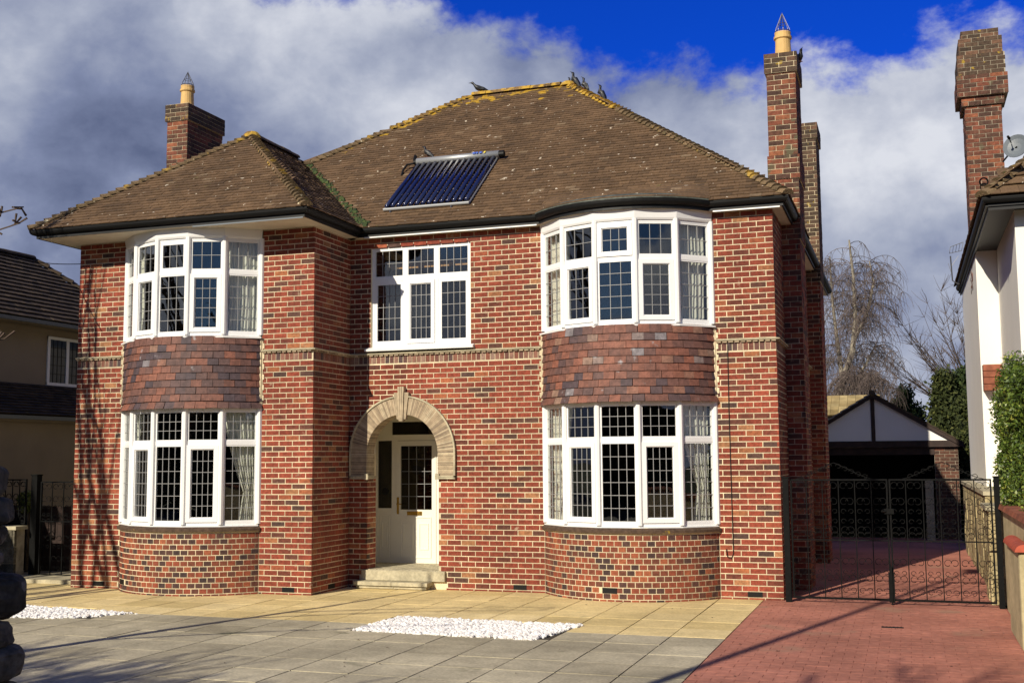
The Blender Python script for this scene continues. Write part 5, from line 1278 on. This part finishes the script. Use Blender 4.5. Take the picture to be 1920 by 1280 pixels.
# ------------------------------------------------------------------ crows
def crow(loc, head, lean, label, scale=1.0, look=0):
    """heading angle; lean: body pitch from horizontal (rad)"""
    mb = MB(); k = 12
    sp = [(-.23, -.03, .006, .028), (-.17, -.01, .010, .034), (-.11, .0, .028, .038), (-.05, .005, .050, .052), (.01, .01, .058, .058), (.06, .03, .050, .052), (.10, .065, .034, .034), (.125, .095, .030, .030), (.15, .105, .026, .027), (.172, .103, .014, .014), (.19, .098, .008, .008), (.225, .088, .002, .002)]
    rot = Matrix.Rotation(head, 3, 'Z') @ Matrix.Rotation(-lean, 3, 'Y'); b = len(mb.v); h0 = .085
    for (x, z, rv, rh) in sp:
        zz = z+(0 if x < .06 else -lean*.05)
        for j in range(k):
            q = 2*math.pi*j/k; v = rot @ (Vector((x, rh*math.cos(q), zz+rv*math.sin(q)))*scale); mb.v.append((loc[0]+v.x, loc[1]+v.y, loc[2]+v.z+h0*scale))
    for i in range(len(sp)-1):
        for j in range(k): mb.f.append((b+i*k+j, b+i*k+(j+1) % k, b+(i+1)*k+(j+1) % k, b+(i+1)*k+j)); mb.t.append(.5)
    mb.f.append(tuple(b+j for j in range(k))[::-1]); mb.t.append(.5)
    root = empty('crow', loc, label, 'bird', 'black crows perched on the house'); mb.build('body', 'bird', root, smooth=True)
    for sy in (-1, 1):
        w_ = MB(); P = []
        for (x, z, hh) in ((-.20, -.015, .01), (-.10, .012, .03), (0, .02, .04), (.06, .035, .022)):
            for zz in (z-hh, z+hh*.7): v = rot @ (Vector((x, sy*(.05 if x > -.15 else .028), zz))*scale); P.append((loc[0]+v.x, loc[1]+v.y, loc[2]+v.z+h0*scale))
        for i in range(3): w_.hexa([P[2*i], P[2*i+2], P[2*i+3], P[2*i+1]]+[tuple(Vector(P[2*i+q])+rot @ Vector((0, -sy*.012, 0))) for q in (0, 2, 3, 1)])
        w_.build('wing', 'bird', root)
        l_ = MB(); v = rot @ (Vector((.0, sy*.022, -.03))*scale); top = Vector(loc)+v+Vector((0, 0, h0*scale)); l_.tube([top, Vector((top.x, top.y, loc[2]))], .005*scale, 5)
        for dx in (-.3, 0, .3): l_.tube([Vector((top.x, top.y, loc[2]+.004)), Vector((top.x+.04*math.cos(head+dx), top.y+.04*math.sin(head+dx), loc[2]+.003))], .0035, 4)
        l_.build('leg', 'feet', root)
def hipz(k): return Vector((GX1, GY, ZE)).lerp(Vector(RR), k)+Vector((0, 0, .075))
crow(tuple(Vector(RL).lerp(Vector(RR), .06)+Vector((0, 0, .05))), R(200), .15, 'lone crow on the left end of the yellow ridge', .95)
crow(tuple(rp(-7.68, 18.02, .02)), R(175), .55, 'crow standing on the roof slope above the solar collector', .8)
q = Vector(RR); crow(tuple(q+Vector((.02, .12, .0))), R(160), .9, 'crow half hidden behind the right end of the ridge', .7)
crow(tuple(hipz(.955)), R(165), .85, 'uppermost crow on the right hip, just below the ridge end', .95)
crow(tuple(hipz(.895)), R(190), 1.0, 'middle crow of the three on the right hip', .85)
crow(tuple(hipz(.80)), R(165), 1.0, 'lowest crow of the three on the right hip', .9)
crow((-1.36, 18.1, 8.12), R(-60), .6, 'small crow behind the pot on the tall right chimney', .8)

# ------------------------------------------------------------------ rubble gate pillar at the left edge
random.seed(21)
pl_ = empty('rubble_pillar', (-4.3, 4.2, 0), 'dark rough rubble stone pillar close by at the left edge', 'pillar')
from mathutils import noise as mnoise
def boulder(c, rx, ry, rz, t):
    mb = MB(); k1, k2 = 16, 24; off = Vector((random.uniform(0, 90), random.uniform(0, 90), 0))
    for i in range(k1+1):
        for j in range(k2):
            a, b_ = math.pi*i/k1, 2*math.pi*j/k2; v = Vector((math.sin(a)*math.cos(b_), math.sin(a)*math.sin(b_), math.cos(a)))
            w_ = Vector([math.copysign(abs(q)**.5, q) for q in v]); P = Vector((w_.x*rx, w_.y*ry, w_.z*rz)); nn = 1+.16*mnoise.noise(P*5+off)+.09*mnoise.noise(P*14+off)+.05*mnoise.noise(P*34+off)-.05
            mb.v.append((c[0]+P.x*nn, c[1]+P.y*nn, c[2]+P.z*nn))
    for i in range(k1):
        for j in range(k2): mb.f.append((i*k2+j, (i+1)*k2+j, (i+1)*k2+(j+1) % k2, i*k2+(j+1) % k2)); mb.t.append(t)
    mb.build('rubble_stone', 'rubble', pl_, smooth=False)
for (xe, ye, yb_, w_) in ((22, 872, 938, .13), (24, 938, 992, .17), (14, 992, 1040, .15), (18, 1040, 1092, .12), (46, 1090, 1186, .19), (36, 1184, 1240, .15), (43, 1238, 1310, .17), (42, 1310, 1400, .2), (44, 1400, 1500, .2), (46, 1500, 1640, .2)):
    r1 = at(xe-96, (ye+yb_)/2, 4.05); zt_, zb_ = at(xe, ye, 4.05).z, at(xe, yb_, 4.05).z
    xx = r1.x-w_*.98
    boulder((xx, 4.05+w_, (zt_+zb_)/2), w_, .2, (zt_-zb_)/2*1.10, random.random())
    xx -= w_
    while xx > -4.75:
        w2 = random.uniform(.13, .22); boulder((xx-w2, 4.22+random.uniform(-.05, .05), (zt_+zb_)/2+random.uniform(-.02, .02)), w2, .22, (zt_-zb_)/2*1.10, random.random()); xx -= w2*1.95
# ------------------------------------------------------------------ things behind and beside the camera that throw the shadows and fill the window reflections
lp_ = empty('street_lamp', (-4.45, 2.0, 0), 'slim grey street lamp by the pavement, off to the left', 'street lamp')
m = MB(); m.tube([(-4.45, 2.0, 0), (-4.45, 2.0, 1.2), (-4.45, 2.0, 9.3)], [.085, .07, .05], 10); m.tube([(-4.45, 2.0, 9.3), (-4.4, 2.2, 9.55), (-4.2, 2.8, 9.6)], .035, 8); m.build('pole', 'dish', lp_)
m = MB(); m.box(-4.3, -4.05, 2.6, 3.2, 9.55, 9.66); m.build('lamp_head', 'alu', lp_)
for k, (x, y, r_, h_) in enumerate(((-14.5, 5.6, .085, 9.0), (-13.9, 6.9, .07, 8.5), (-13.3, 7.6, .06, 8))):
    bare_tree('garden_tree', (x, y, 0), h_, r_*1.5, ('thick bare stem', 'middle bare stem', 'slim bare stem')[k]+' of the tree clump left of the front garden', 3, .38, .0, 2, seed=11+k*7, min_r=.012, frac=.5, lean=(-.04, 0))
bare_tree('street_tree', (-9.4, -1.6, 0), 8.5, .17, 'bare roadside tree behind the left of the pavement', 5, .65, .01, 4, seed=12, min_r=.014, frac=.26)
bare_tree('street_tree', (-4.3, -4.6, 0), 10, .17, 'bare roadside tree behind the end of the drive', 5, .6, .01, 4, seed=14, min_r=.018, frac=.27)
random.seed(15)
tn = empty('garden_tree', (-9.3, 7.2, 0), 'budding bare tree whose twigs enter the picture at left', 'tree'); tr, tw = MB(), MB()
tip = [at(44, 388, 7.2), at(38, 418, 7.2), at(10, 634, 7.2)]; b0 = Vector((-9.6, 7.2, 0)); tr.tube([b0, b0+Vector((.1, 0, 2)), b0+Vector((.25, 0, 3.6)), b0+Vector((.2, 0, 5))], [.09, .07, .045, .02], 6)
for t, st_ in zip(tip, (3.2, 2.9, 1.9)):
    s0 = b0+Vector((.15, 0, st_)); P = [s0.lerp(t, f_)+Vector((0, 0, .12*math.sin(math.pi*f_))) for f_ in (0, .25, .5, .75, .9, 1)]; tw.tube(P, [.022, .017, .012, .009, .007, .006], 4)
    for k in range(26):
        f_ = 1-random.random()**1.6*.75; p = s0.lerp(t, f_)+Vector((0, 0, .12*math.sin(math.pi*f_))); d_ = Vector((random.uniform(-.3, .8), random.gauss(0, .6), random.uniform(-.6, 1))).normalized(); q = p+d_*random.uniform(.03, .10); tw.tube([p, q], [.006, .009], 4)
tr.build('trunk', 'bark', tn); tw.build('crown', 'twig', tn)
random.seed(16)
bush = empty('laurel_bush', (-5.3, 1.3, 0), 'tall dark bush out of view, added to shade the rubble pillar', 'shrub'); lv = MB()  # unseen bush, added to keep the sun off the rubble pillar
for k in range(60): blob_leaves(lv, (-5.35+random.gauss(0, .38), 1.3+random.gauss(0, .3), random.uniform(.3, 3.3)), .35, .35, .3, 70, .07, .2, (0, .5))
lv.build('foliage', 'leafd', bush); m = MB(); m.tube([(-5.3, 1.3, 0), (-5.3, 1.3, 2.8)], .08, 6); m.build('trunk', 'bark', bush)
hg = MB()
for k in range(420):
    x = -45+k*.19; zt_ = 5.2+1.6*math.sin(k*.13)+1.2*math.sin(k*.051+1)+random.uniform(-.5, .5)
    for j in range(16): leaf_quad(hg, Vector((x+random.gauss(0, .3), -13.5+random.gauss(0, .5), random.uniform(0, zt_))), .5, random.random()*.6)
hg.poly([(-46, -14, 0), (36, -14, 0), (36, -14, 4.2), (-46, -14, 4.2)], .1)
tag(hg.build('roadside_hedge', 'leafd'), 'tall dark evergreen hedge along the far side of the road', 'hedge', kind='stuff')
